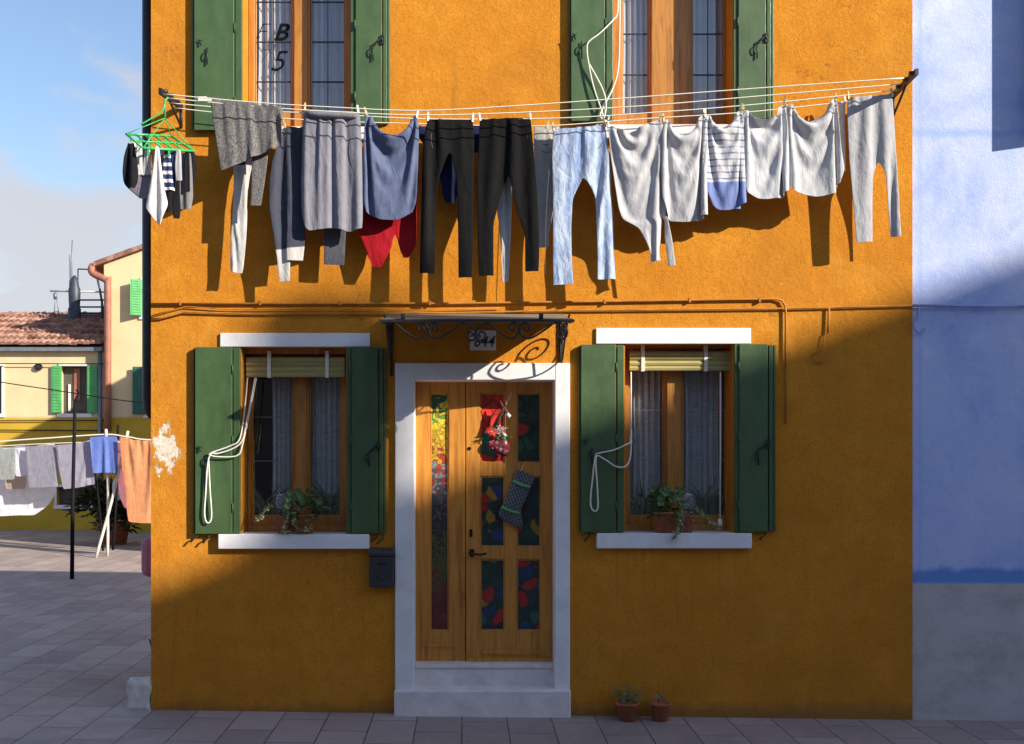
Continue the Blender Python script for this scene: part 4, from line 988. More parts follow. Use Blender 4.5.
shorts = garment('drawstring_shorts', 'wide grey lilac shorts with rolled waistband pegged near left end', 'shorts', C['lilac'], DF + .02,
        [(109, 305, 359), (116, 304.5, 360), (126, 304, 360), (150, 303, 361), (180, 302, 361), (205, 303, 361), (218, 305, 360.5), (225, 308, 359.5)], [(305, 109), (319, 110), (332, 110.5), (345, 111), (358, 111.5)], n=36, slack=(1.2, 1.32), sag=.01, folds=6, seed=5, botband=1, stitch=[[(312, 133), (318, 150), (315, 166)], [(352, 133), (349, 150), (352, 166)]], bot=[(303, 220), (312, 228), (330, 225), (348, 229), (361, 225)], band=0.045, thick=.026, top=[(305, 109), (358, 111.5)])
bm = BM(); tube(bm, [P(304.5, 113, -.262), P(318, 114.2, -.272), P(332, 114.8, -.275), P(346, 115.2, -.272), P(359.5, 115.5, -.262)], .032, 10)
obj('waistband', bm, C['lilac'], shorts, sub=1)
garment('grey_joggers', 'dark grey trouser leg showing below the wide grey lilac shorts', 'trousers', C['dgrey'], DB,
        [(121, 320, 352), (160, 322, 351), (200, 325, 350), (228, 327, 349), (262, 328, 348)], [L(321, DB), L(336, DB), L(351, DB)], n=12, slack=1.08, folds=2, seed=6, botband=2, thick=.02)
garment('slate_shirt', 'slate blue T-shirt with sagging hem pegged by its two corners over red cloth', 'T-shirt', C['slate'], DF,
        [(117, 366, 417), (140, 363, 417.5), (170, 361.5, 417.5), (195, 361, 417), (210, 363, 416), (217, 368, 412)], [(366, 113.5), (369, 114), (414.5, 115.5), (417, 116)], n=34, slack=(1.42, 1.14), sag=20, folds=3, seed=7, drape=.016, botband=1, bot=[(361, 204), (368, 213), (385, 219), (400, 218), (417, 208)], band=0.05, thick=.016, steps=150)
garment('red_shirt', 'deep red top hanging behind the slate blue T-shirt', 'top', C['red'], DB,
        [(150, 364, 414), (170, 360, 416), (205, 356, 417), (225, 357, 417), (240, 362, 416.5)], [(366, 140), (382, 142), (397, 142), (413, 140)], peg=False,
        legs=(396, [(240, 362, 396), (256, 369, 394), (274, 376, 385)], [(240, 396, 416.5), (254, 398, 415), (265, 401, 407)]), n=24, slack=1.10, folds=4, seed=8, thick=.02)
def trousers(nm, label, m, d, top, hipL, hipR, crotch, la, ra, pins, **kw):
    (y0, x0, x1), (cy, cxl, cxr, cx) = top, crotch
    return garment(nm, label, 'trousers', m, d, [(y0, x0, x1), ((y0 + cy) / 2, hipL, hipR), (cy, cxl, cxr)], pins, legs=(cx, [(cy, cxl, cx)] + la, [(cy, cx, cxr)] + ra), **kw)
trousers('black_trousers', 'black tracksuit trousers with legs apart and navy cloth between them', C['black2'], DF, (119, 427, 473), 424, 474, (150, 422, 474, 450),
         [(175, 420.5, 440), (198, 419.5, 436), (235, 418.5, 435), (271, 418, 434)], [(175, 456, 473.5), (198, 457.5, 473.5), (235, 458, 473), (274, 458.5, 472)],
         [(428, 118.5), (439, 119), (450, 119.5), (461, 119.5), (472.5, 119.5)], n=22, slack=1.08, folds=4, seed=9, topband=2, botband=2, stitch=[[(433, 126), (431, 140), (434, 152)], [(450, 122), (450, 148)]], thick=.02)
garment('navy_briefs', 'royal blue cloth showing between the legs of black tracksuit trousers', 'underwear', C['blue'], DB,
        [(125, 408, 466), (150, 430, 466), (180, 443, 461), (196, 445, 459), (202, 448, 456)], [L(410, DB), L(440, DB), L(465, DB)], n=18, slack=1.08, folds=3, seed=10, thick=.015)
trousers('black_trousers', 'black tracksuit trousers with pale legging hanging between the legs', C['black'], DF, (120, 479, 531), 477, 533, (175, 474.5, 535, 507),
         [(200, 474, 497), (222, 473.5, 489.5), (250, 473, 488.5), (274, 473.5, 488)], [(208, 514, 537), (234, 523.5, 538), (255, 523.5, 538), (271, 523.5, 537)],
         [(480, 119), (493, 118.5), (506, 118), (518, 118), (530.5, 117.5)], n=24, slack=1.08, folds=5, seed=12, topband=2, botband=2, stitch=[[(487, 126), (484, 142), (487, 154)], [(526, 126), (528, 142), (525, 154)], [(505, 123), (506.5, 172)]], thick=.022)
garment('pale_leggings', 'pale grey legging leg hanging between the legs of black trousers', 'leggings', C['pale'], DB,
        [(125, 488, 524), (160, 494, 520), (180, 497, 513), (205, 497, 513.5), (240, 499, 511.5), (279, 502, 508.5)], [L(489, DB), L(506, DB), L(523, DB)], n=12, slack=1.07, folds=2, seed=13, botband=1, thick=.018)
garment('stone_trousers', 'stone grey cotton trousers half hidden behind the pale blue jeans', 'trousers', C['chino'], DB,
        [(131, 533, 560), (150, 533, 560), (180, 534, 558), (215, 535, 553), (250, 536, 547)], [(534, 126.5), (547, 126), (559, 126)], n=12, slack=1.06, folds=2, seed=14, topband=2, stitch=[[(537, 143), (549, 145), (553, 139)], [(538, 150), (548, 153), (552, 148)]], thick=.02)
trousers('jeans', 'pale blue denim jeans pegged by the waistband in mid line', C['denim'], DF - .02, (131, 553, 606), 550, 608, (180, 549, 610, 580),
         [(200, 548, 568), (230, 546, 564.5), (260, 544, 563), (284, 543, 563)], [(200, 592, 611), (230, 594, 612), (260, 595, 613.5), (283, 594.5, 615)],
         [(553.5, 129), (566, 128), (580, 127), (593, 126), (605, 124.5)], n=26, slack=1.06, folds=3, seed=15, topband=2, botband=1, stitch=[[(556, 138.5), (561, 147), (570, 149.5), (572, 139)], [(589, 139), (592, 148), (599, 148), (604, 139)], [(579, 138), (579.5, 155), (577, 166), (579, 178)], [(584, 138), (584, 152), (581, 160)], [(560.5, 131), (560.5, 138)], [(574, 131), (574, 138)], [(598, 131), (598, 138)], [(549, 170), (546, 215), (545, 275)], [(610.5, 170), (612.5, 215), (614, 272)]], thick=.026)
garment('long_sleeved_shirt', 'light grey long sleeved top with knotted hem left of the striped shirt', 'top', C['tee1'], DF,
        [(123, 608, 660), (150, 609, 661), (180, 610, 662), (205, 611, 661), (216, 614, 658)], [(608.5, 126.5), (612, 126), (657, 120), (660.5, 119.5)],
        legs=(657, [(216, 614, 657), (222, 628, 654), (245, 634, 651), (254, 637, 648), (260, 634, 650)], [(216, 657, 660), (240, 656, 664), (267, 658, 666)]), n=30, slack=(1.3, 1.08), sag=15, folds=4, seed=16, drape=.016, thick=.016, steps=130)
garment('grey_shirt', 'light grey T-shirt with deep drooping folds between knotted top and striped shirt', 'T-shirt', C['tee2'], DF,
        [(118, 663, 704), (140, 662.5, 706), (170, 661.5, 708), (200, 662, 710), (214, 666, 711)], [(663.5, 120), (667, 119.5), (701, 116), (704, 115.5)], n=30, slack=(1.5, 1.5), sag=20, folds=5, seed=17, drape=.016, botband=1, bot=[(663, 206), (672, 217), (690, 219), (710, 215)], band=0.05, thick=.016, steps=150)
st = fabric('white jersey with blue stripes and blue hem', (.70, .68, .68), trans=.15)
def stripes(nt, c, z):
    zz = math_(nt, 'ADD', z[2], math_(nt, 'MULTIPLY', z[0], .0))
    s = math_(nt, 'FRACT', math_(nt, 'MULTIPLY', zz, 21))
    c = mixc(nt, math_(nt, 'MULTIPLY', math_(nt, 'LESS_THAN', s, .26), maprange(nt, noise(nt, coords(nt), 14, 3), .2, .6)), c, (.20, .24, .42))
    return mixc(nt, maprange(nt, z[2], -.545, -.538), (.22, .28, .56), c)
recolour(st, stripes)
garment('striped_shirt', 'white T-shirt with fine blue stripes and solid blue lower part', 'T-shirt', st, DF,
        [(116, 705, 742), (140, 704, 744), (175, 704, 746), (195, 706, 751), (206, 711, 752)], [(705, 115.5), (708.5, 115), (738.5, 110.5), (742, 110)], n=28, slack=(1.55, 1.5), sag=20, folds=5, seed=18, drape=.016, botband=1, bot=[(705, 196), (715, 209), (735, 212), (752, 204)], band=0.05, thick=.016, steps=150)
garment('grey_shirt', 'pale grey T-shirt with drooping hem just right of the striped shirt', 'T-shirt', C['tee3'], DF,
        [(111, 744, 785), (140, 743, 786.5), (165, 742.5, 789), (185, 744, 791), (196, 748, 789)], [(744, 110), (747.5, 109.7), (781.5, 105.5), (785, 105)], n=30, slack=(1.5, 1.5), sag=20, folds=5, seed=19, drape=.016, botband=1, bot=[(744, 189), (756, 198), (775, 201), (790, 193)], band=0.05, thick=.016, steps=150)
garment('grey_shirt', 'broad pale grey T-shirt pegged next to the long trousers at right', 'T-shirt', C['tee2'], DF - .02,
        [(105, 787, 836), (130, 786, 839), (160, 784, 843), (178, 785, 846), (192, 790, 843)], [(787, 104.5), (790.5, 104), (832.5, 99.5), (836, 99)], n=32, slack=(1.45, 1.5), sag=20, folds=5, seed=20, drape=.016, botband=1, bot=[(785, 178), (795, 191), (812, 197), (830, 196), (845, 186)], band=0.05, thick=.016, steps=150)
garment('navy_cloth', 'dark cloth half hidden at the back between the two black trousers', 'top', C['blue'], DB, [(125, 470, 484), (140, 471, 484), (152, 472, 483)], [L(471, DB), L(483, DB)], n=6, slack=1.05, folds=1, seed=21)
trousers('lounge_trousers', 'light grey lounge trousers at the right end of the line under the iron arm', C['pants'], .17, (96, 847, 893), 846.5, 894, (160, 846, 895, 876),
         [(175, 846.5, 869), (200, 847, 866), (239, 847.5, 863.5)], [(175, 882, 895.5), (200, 885, 897), (236, 889, 899)],
         [(848, 97.5), (859, 96.5), (870, 95.5), (882, 94.7), (892, 94)], n=22, slack=1.10, folds=5, seed=22, topband=1, botband=2, thick=.022)
garment('white_shirt', 'white edge of pale washing behind the broad grey T-shirt', 'T-shirt', C['white'], DB, [(108, 838, 846), (140, 839, 845), (176, 840, 844)], [L(839, DB), L(845, DB)], n=6, slack=1.04, folds=1, seed=23)

# --- pegs
def peg_mesh():
    bm = BM()
    for s in (-1, 1):
        Mx = Matrix.Rotation(R(7 * s), 4, 'X')
        box(bm, -.0065, .0065, s * .0045 - .0035, s * .0045 + .0035, -.022, .045, 0, Mx)
    tube(bm, [(-.008, -.002, .006), (.008, -.002, .006)], .006, 6)
    me = bpy.data.meshes.new('clothes_peg'); bmesh.ops.recalc_face_normals(bm, faces=bm.faces); bm.to_mesh(me); bm.free(); return me
pegw, pegp = peg_mesh(), peg_mesh(); pegw.materials.append(M['peg']); pegp.materials.append(M['peg_white'])
rngp = random.Random(5)
by = {}
for px, py, d, nm, lab in PEGS: by.setdefault(lab, []).append((px, py, d))
GARM = {}
pi = 0
for lab, L_ in by.items():
    ends = [L_[0], L_[-1]] if L_[0][2] > .15 else [L_[len(L_) // 2]]
    for side, (px, py, d) in enumerate(ends):
        white = rngp.random() < .3
        o = bpy.data.objects.new('clothes_peg', pegp if white else pegw); COL.objects.link(o)
        o.location = P(px, py - .5, -d); o.rotation_euler = (R(rngp.uniform(-10, 10)), R(rngp.uniform(-14, 14)), R(rngp.uniform(-25, 25)))
        where = ('left' if side == 0 else 'right') + ' peg' if len(ends) > 1 else 'peg'
        short = ' '.join(lab.split()[:9])
        tag(o, ('white plastic ' if white else 'wooden ') + where + ' holding ' + short, 'clothes peg', 'pegs along the washing line')

# --- green peg frame with small washing, hung from the left arm
hang_d = -.52
hp = P(165, 100, -.45)
hf = thing('drying_hanger', 'green plastic rectangular peg hanger of small washing at the house corner', 'peg hanger', P(160, 140, -.5))
cx_, cz_ = P(160, 143, -.5).x, P(160, 143, -.5).z
c4 = [Vector((P(126, 134, -.62).x, -.62, P(126, 134, -.62).z)), Vector((P(171, 136, -.28).x, -.28, P(171, 136, -.28).z)), Vector((P(194, 151, -.40).x, -.40, P(194, 151, -.40).z)), Vector((P(143, 148, -.76).x, -.76, P(143, 148, -.76).z))]
bm = BM()
for a, b in zip(c4, c4[1:] + c4[:1]): tube(bm, [a, b], .009, 6)
for q in (.2, .4, .6, .8): tube(bm, [c4[0].lerp(c4[1], q), c4[3].lerp(c4[2], q)], .006, 6)
tube(bm, [c4[0].lerp(c4[3], .5), c4[1].lerp(c4[2], .5)], .006, 6)
obj('frame', bm, M['plastic_green'], hf)
bm = BM(); apex = Vector((hp.x, -.45, P(165, 118, -.45).z))
for c in c4: tube(bm, [c, apex], .0035, 5)
tube(bm, [apex, Vector((hp.x, -.45, hp.z)), Vector((hp.x + .02, -.44, hp.z + .02))], .008, 6); obj('hook', bm, M['plastic_green'], hf)
for i in range(14):
    bm = BM()
    t = (i % 5 + .5) / 5; s = i // 5 / 2.0; p = c4[0].lerp(c4[1], t).lerp(c4[3].lerp(c4[2], t), s)
    box(bm, p.x - .006, p.x + .006, p.y - .006, p.y + .006, p.z - .05, p.z - .005)
    obj('clip', bm, M['plastic_green'], hf)
# strap to the wall
bm = BM(); tube(bm, spline([P(141, 124.5, -.5), P(152, 118, -.48), P(163, 110, -.46), P(165, 102, -.45)], 4), .006, 6)
one('green_twine', 'green white striped cord tied from the iron arm above the peg hanger', 'cord', bm, M['plastic_green'], P(155, 117, -.48))
SM = [('black_bra', 'black bra hanging at the outer left of the green peg hanger', 'bra', C['blk'], -.70, [(143, 127, 134), (155, 122, 136), (170, 121, 138), (182, 122, 137), (187, 126, 134)], (128, 133), 9),
      ('grey_cloth', 'mauve grey cloth hanging behind the white cloth on green hanger', 'cloth', fabric('mauve grey cotton', (.26, .23, .29)), -.62, [(146, 131, 146), (170, 132, 147), (186, 130, 150), (197, 142, 150)], (132, 145), 8),
      ('white_sock', 'small white sock left of the long white cloth on green hanger', 'sock', C['white'], -.66, [(144, 137, 142), (160, 135, 141), (174, 137, 142)], (138, 141), 5),
      ('white_sock', 'second white sock touching the long white cloth on green hanger', 'sock', C['pale'], -.64, [(146, 145, 150), (160, 142, 149), (174, 140, 147)], (146, 149), 5),
      ('white_cloth', 'long white cloth with pointed lower corner on green peg hanger', 'cloth', C['white'], -.68, [(146, 155, 159), (165, 150, 159), (190, 143.5, 160), (203, 140, 162), (212, 144, 158), (223, 151, 154)], (156, 158), 9),
      ('striped_vest', 'navy and white striped small garment on green peg hanger', 'child top', recolour(fabric('navy white stripe', (.03, .045, .14), trans=.05), lambda nt, c, z: mixc(nt, math_(nt, 'LESS_THAN', math_(nt, 'FRACT', math_(nt, 'MULTIPLY', z[2], 17)), .42), c, (.7, .68, .7))), -.56, [(150, 164, 170), (165, 160, 170), (180, 159, 171), (189, 161, 174)], (165, 169), 9),
      ('navy_shorts', 'plain navy small garment right of the striped one on green hanger', 'child shorts', C['nstripe'], -.50, [(150, 169, 175), (165, 169, 179), (182, 172, 180), (188, 173, 178)], (170, 174), 8),
      ('black_sock', 'black sock hanging low under the navy garments on green hanger', 'sock', C['blk'], -.48, [(150, 166, 171), (185, 163, 170), (205, 165, 171), (211, 167, 171)], (167, 170), 5),
      ('black_sock', 'lowest black sock under the green peg hanger', 'sock', C['blk'], -.46, [(150, 174, 179), (190, 173, 179), (208, 173, 180), (217, 174, 179)], (175, 178), 5),
      ('grey_sock', 'pair of mid grey socks near right end of green hanger', 'socks', C['sock'], -.42, [(153, 181, 190), (175, 178, 191), (195, 179, 192), (208, 181, 190)], (182, 189), 8),
      ('white_sock', 'white sock with grey toe at the far left back of green hanger', 'sock', C['white'], -.58, [(142, 131, 136), (155, 130, 135), (168, 131, 136)], (132, 135), 5),
      ('navy_sock', 'navy sock hanging between white cloth and striped garment on green hanger', 'sock', C['nstripe'], -.45, [(148, 157, 162), (170, 156, 162), (196, 158, 163)], (158, 161), 5),
      ('grey_sock', 'short pale grey sock in front of mid grey socks on green hanger', 'sock', C['pale'], -.55, [(150, 176, 181), (165, 175, 181), (180, 177, 182)], (177, 180), 5),
      ('black_sock', 'slim black sock between navy shorts and grey socks on green hanger', 'sock', C['blk'], -.44, [(151, 185, 189), (170, 184, 189), (190, 186, 190)], (186, 188), 5),
      ('dark_briefs', 'black stretch garment at the right end of green peg hanger', 'underwear', C['blk'], -.40, [(152, 189, 195), (165, 190, 198), (185, 191, 195), (200, 192, 194)], (190, 194), 6)]
for i, (nm, lab, cat, m, Y, rows, pn, n) in enumerate(SM):
    rows = [(y, (a + b) / 2 - (b - a) * .66, (a + b) / 2 + (b - a) * .66) for y, a, b in rows]
    garment(nm, lab, cat, m, -Y, rows, list(pn), peg=False, n=n, slack=1.08, folds=2, seed=30 + i, thick=.014, Y=Y, dy=3.6, steps=60, vslack=.98)

# ropes tied to the upper right shutter
def rope(name, label, pts, Y=-.09, r=.006, n=5):
    bm = BM(); tube(bm, spline([P(a, b, q[0] if q else Y) for a, b, *q in pts], n), r, 6); c = P(pts[0][0], pts[0][1], Y)
    return one(name, label, 'cord', bm, M['rope'], c)
rope('hanging_rope', 'white cords knotted on the upper right window shutter latch', [(618, -20, .05), (617.5, 12, .03), (613, 20, -.06), (600, 33, -.085), (588.5, 42, -.09), (587, 50, -.09), (588, 60, -.085), (593, 85, -.085), (602, 112, -.09), (604, 118, -.1), (606, 104, -.09), (602, 88, -.085), (588, 62, -.085)])
rope('hanging_rope', 'thin white cord dropping down the upper right window edge', [(620, -20, .06), (619.5, 40, .02), (618, 70, -.04), (613, 88, -.06), (605, 104, -.08), (600, 116, -.10), (607, 121, -.1), (609, 116, -.1)])
rope('hanging_rope', 'white cord looped over the latch of the lower left shutter', [(255, 378, .10), (251, 400, .05), (246, 425, -.02), (242, 441, -.06), (232, 449, -.075), (218, 453.5, -.08), (211, 454, -.08), (207.5, 465, -.08), (205.5, 495, -.075), (204.5, 515, -.075), (207.5, 523, -.075), (211.5, 517, -.075), (210, 490, -.078), (208.5, 460, -.08)])
rope('hanging_rope', 'second strand of pale cord from blind to lower left shutter', [(247.5, 378, .10), (245, 405, .04), (240, 438, -.06), (230, 446, -.07), (211, 453, -.08), (212, 456, -.082), (228, 457, -.08), (238, 455, -.075), (242, 447, -.06), (249, 415, .03), (256.5, 378, .10)])
rope('hanging_rope', 'white cord hanging in long loop from the lower right window shutter', [(631, 372, .08), (631, 410, .04), (630.5, 440, -.02), (627, 444, -.06), (614, 450, -.075), (600, 453, -.08), (595.5, 456, -.08), (593, 475, -.078), (590.5, 500, -.075), (592.5, 510, -.075), (597.5, 509, -.075), (597.5, 490, -.078), (596, 458, -.082), (604, 459, -.08), (616, 466.5, -.08), (626, 466, -.07), (630.5, 455, -.03), (631.5, 430, .03)])
bm = BM(); tube(bm, [P(720.5, 372, .09), P(720.5, 450, .07), P(720, 523, .06)], .007, 6); tube(bm, [P(720, 519, .06), P(720, 526, .06)], .018, 8); one('pull_string', 'pale pull cord with knob at the right of lower right window', 'cord', bm, M['rope'], P(720, 372, .08))

# roller blinds in the lower windows
for (x0, x1, y0, y1, bx, lab) in ((246, 345, 357, 377, (269, 327), 'rolled olive canvas blind with two straps in the lower left window'), (630, 733, 351, 370.5, (643, 706), 'rolled yellow canvas blind with two straps in the lower right window')):
    b_ = thing('roller_blind', lab, 'blind', P((x0 + x1) / 2, y1, .07))
    bm = BM(); a, c = P(x0, y1, .10), P(x1, y0, .10); zc = (a.z + c.z) / 2; r = (c.z - a.z) / 2
    ns = 4; prof = []
    for i in range(ns):                                            # slats folded flat one under the other
        z0_ = -r + 2 * r * i / ns; prof += [(-.014 - .004 * (i % 2), z0_ + .002), (-.020 - .005 * (i % 3), z0_ + r / ns), (-.012, z0_ + 2 * r / ns - .002)]
    prof += [(.02, r), (.02, -r)]; npf = len(prof)
    ra = [bm.verts.new((a.x, .125 + p[0], zc + p[1])) for p in prof]; rb = [bm.verts.new((c.x - .004, .125 + p[0], zc + p[1])) for p in prof]
    for i in range(npf): bm.faces.new((ra[i], ra[(i + 1) % npf], rb[(i + 1) % npf], rb[i]))
    bm.faces.new(ra); bm.faces.new(rb[::-1]); obj('slats', bm, M['blind'], b_)
    for q in bx:
        bm = BM(); xx = P(q, 360, .10).x; box(bm, xx - .013, xx + .013, .094, .15, zc - r - .006, zc + r * 1.6); obj('strap', bm, M['rope'], b_)
    bm = BM(); box(bm, a.x - .03, c.x - .001, .125, .155, zc + r * 1.35, zc + r * 2.1); obj('rail', bm, M['wood'], b_)

# curtains behind the glass
def curtain(label, x0, x1, y0, y1, m, Y, folds, seed):
    rr = random.Random(seed); a, c = P(x0, y1, Y), P(x1, y0, Y); n = 64; k = 14; bm = BM(); vs = []
    ph = [rr.uniform(0, 6.28) for _ in range(3)]
    for j in range(k + 1):
        v = j / k; row = []
        pinch = 1 - .10 * math.sin(math.pi * v)
        for i in range(n + 1):
            u = i / n; xc = (a.x + c.x) / 2; x = xc + (a.x + (c.x - a.x) * u - xc) * pinch
            y = Y + .026 * math.sin(u * 6.28 * folds + ph[0] + .5 * v) + .010 * math.sin(u * 6.28 * folds * 2.3 + ph[1] + v)
            row.append(bm.verts.new((x, y, a.z + (c.z - a.z) * v)))
        vs.append(row)
    for j in range(k):
        for i in range(n): bm.faces.new((vs[j][i], vs[j][i + 1], vs[j + 1][i + 1], vs[j + 1][i])).smooth = True
    return one('curtain', label, 'curtain', bm, m, (((a.x + c.x) / 2), Y, c.z))
curtain('white lace curtain in left half of the lower left window', 271, 296, 362, 520, M['lace'], .375, 5, 1)
curtain('white lace curtain in right half of the lower left window', 311, 345, 362, 520, M['lace'], .375, 5, 2)
curtain('lace curtain catching light in left half of lower right window', 629, 664, 355, 520, M['lace'], .375, 5, 3)
curtain('lace curtain in the right half of the lower right window', 682, 722, 355, 520, M['lace'], .375, 6, 4)
curtain('sheer curtain in left half of the upper left window', 258, 296, -66, 122, M['sheer'], .33, 5, 5)
curtain('sheer curtain in right half of the upper left window', 307, 346, -66, 122, M['sheer'], .33, 5, 6)
curtain('sheer curtain in left half of the upper right window', 620, 652, -66, 120, M['sheer'], .33, 5, 7)
curtain('sheer curtain in right half of the upper right window', 688, 727, -66, 120, M['sheer'], .33, 5, 8)
# ------------------------------------------------------------------ plants and small things
def foliage(bm, c, rx, ry, rz, n, ln, w, rnd, mi=(0,), up=.4):
    for i in range(n):
        t = rnd.uniform(0, 6.28); ph = math.acos(rnd.uniform(-.3, 1)); q = rnd.uniform(.35, 1)
        dv = Vector((math.sin(ph) * math.cos(t), math.sin(ph) * math.sin(t), math.cos(ph)))
        p = Vector(c) + Vector((dv.x * rx * q, dv.y * ry * q, dv.z * rz * q))
        d = (dv + Vector((rnd.uniform(-.5, .5), rnd.uniform(-.5, .5), rnd.uniform(-.3, up)))).normalized()
        leaf(bm, p, d, Vector((rnd.uniform(-.4, .4), rnd.uniform(-.4, .4), 1)).normalized(), ln * rnd.uniform(.6, 1.3), w * rnd.uniform(.7, 1.2), rnd.choice(mi))
def buds(bm, c, rx, rz, n, rnd):
    for i in range(n):
        p = Vector(c) + Vector((rnd.uniform(-rx, rx), rnd.uniform(-.10, -.04), rnd.uniform(.45, 1.05) * rz))
        for k in range(6): a = k * 1.05; leaf(bm, p, Vector((math.cos(a), -.5, math.sin(a))), Vector((0, -1, 0)), .032, .024, 1)
def trail(bm, pts, rnd, n=26, ln=.03, w=.02, mi=0):
    sp = spline(pts, 8); tube(bm, sp, .0025, 4, mi=mi)
    for i in range(n):
        k = int(i / n * (len(sp) - 1)); p = sp[k]
        for _ in range(4): leaf(bm, p, Vector((rnd.uniform(-1, 1), rnd.uniform(-1, .3), rnd.uniform(-.5, .8))), Vector((0, 0, 1)), ln * rnd.uniform(.7, 1.2), w, mi)
def pot(root, c, r0, r1, h, rim=.016):
    bm = BM(); lathe(bm, [(r0, 0), (r0 + (r1 - r0) * .8, h - rim), (r1 + .006, h - rim + .001), (r1 + .007, h), (r1 - .006, h), (r1 - .012, h - .012), (.004, h - .012)], c, 24)
    return obj('pot', bm, M['terracotta'], root)
def cone(label, c, r):
    bm = BM(); rnd = random.Random(3)
    for i in range(70):
        v = i / 69; z = -r + 2 * r * v * 1.1; rr = r * math.sqrt(max(.03, 1 - ((v - .4) / .62) ** 2)); a = i * 2.39996
        d = Vector((math.cos(a), math.sin(a), .55)).normalized(); p = Vector(c) + Vector((math.cos(a) * rr * .6, math.sin(a) * rr * .6, z))
        leaf(bm, p, d, Vector((0, 0, 1)), r * .62, r * .5, 0, droop=-.2)
    return one('pine_cone', label, 'pine cone', bm, simple('frosted cone scale', (.50, .50, .56), .7, .5, 60), c)
rnd = random.Random(11)
# lower left window sill
zs = FZ(534.3) + .002
c = Vector((P(305, 520, -.0).x, .01, zs))
pl = thing('potted_succulent', 'terracotta pot of green red budded succulent in lower left window', 'potted plant', c)
pot(pl, c, .062, .085, .155); bm = BM(); foliage(bm, c + Vector((0, 0, .15)), .15, .09, .20, 230, .06, .032, rnd, (0, 0, 0, 2)); buds(bm, c + Vector((0, -.05, .13)), .13, .20, 12, rnd); obj('foliage', bm, [M['leaf'], M['leaf_red'], M['leaf_pale']], pl)
bm = BM(); b = P(292, 505, -.03); trail(bm, [P(300, 505, -.02), P(296, 512, -.06), P(294, 524, -.075), P(299, 530, -.08), P(308, 529, -.08), P(312, 524, -.08)], rnd, 26); trail(bm, [P(289, 508, -.02), P(287, 515, -.06), P(285, 525, -.075), P(284, 531, -.08), P(289, 531, -.08)], rnd, 24)
trail(bm, [P(274, 503, .02), P(268, 508, -.04), P(262, 515, -.06), P(257, 521, -.07)], rnd, 24); obj('trailing_stem', bm, M['leaf_pale'], pl)
c = Vector((P(284, 520, .03).x, .05, zs)); p2 = thing('flower_pot', 'smaller terracotta pot under the frosted cone in lower left window', 'flower pot', c)
pot(p2, c, .05, .07, .135); bm = BM(); foliage(bm, c + Vector((0, 0, .12)), .06, .05, .05, 40, .035, .02, rnd, (0,)); obj('foliage', bm, M['leaf_pale'], p2)
cone('frosted pine cone on the plants in lower left window', P(281, 503, -.03) + Vector((0, 0, .0)), .048)
# lower right window sill
zs = FZ(533.3) + .002
c = Vector((P(664, 520, .0).x, .01, zs)); pl = thing('potted_succulent', 'terracotta pot of pink budded succulent in lower right window', 'potted plant', c)
pot(pl, c, .065, .088, .165); bm = BM(); foliage(bm, c + Vector((-.01, 0, .16)), .14, .09, .18, 230, .06, .032, rnd, (0, 0, 0, 2)); buds(bm, c + Vector((0, -.05, .15)), .12, .19, 18, rnd); obj('foliage', bm, [M['leaf'], M['leaf_red'], M['leaf_pale']], pl)
bm = BM(); trail(bm, [P(680, 505, -.02), P(679, 515, -.06), P(678, 526, -.08), P(676, 536, -.085), P(672, 539, -.085)], rnd, 32); trail(bm, [P(683, 507, -.02), P(682, 518, -.06), P(682, 530, -.08)], rnd, 22)
trail(bm, [P(693, 505, -.02), P(701, 512, -.05), P(708, 519, -.06), P(716, 526, -.07), P(719, 530, -.08)], rnd, 30); obj('trailing_stem', bm, M['leaf_pale'], pl)
c = Vector((P(686, 520, .03).x, .05, zs)); p2 = thing('flower_pot', 'terracotta pot under the frosted cone in lower right window', 'flower pot', c)
pot(p2, c, .05, .07, .14); bm = BM(); foliage(bm, c + Vector((0, 0, .12)), .06, .05, .06, 40, .035, .02, rnd, (0,)); obj('foliage', bm, M['leaf_pale'], p2)
cone('frosted pine cone on the plants in lower right window', P(689, 503, -.03), .050)
# spiky plants indoors behind the glass
for lab, px, py in (('spiky leaved plant behind left glass of lower left window', 266, 522), ('spiky leaved plant behind right glass of lower left window', 330, 522), ('spiky leaved plant behind left glass of lower right window', 642, 522), ('spiky leaved plant behind right glass of lower right window', 706, 522)):
    c = P(px, py, .33); c.z = FZ(534) - .03; t = thing('spider_plant', lab, 'house plant', c)
    bm = BM()
    for i in range(40):
        a = rnd.uniform(0, 6.28); e = rnd.uniform(.5, 1.4); dd = Vector((math.cos(a) * math.cos(e), math.sin(a) * math.cos(e) * .3, math.sin(e))); leaf(bm, c + Vector((0, 0, .08)), Vector((dd.x, dd.y * .25, dd.z)), Vector((0, 0, 1)), rnd.uniform(.22, .42), .02, 0, droop=.6)
    obj('foliage', bm, simple('grey green blade', (.20, .26, .15), .5, .4, 30), t); pot(t, c, .012, .016, .07, .008)
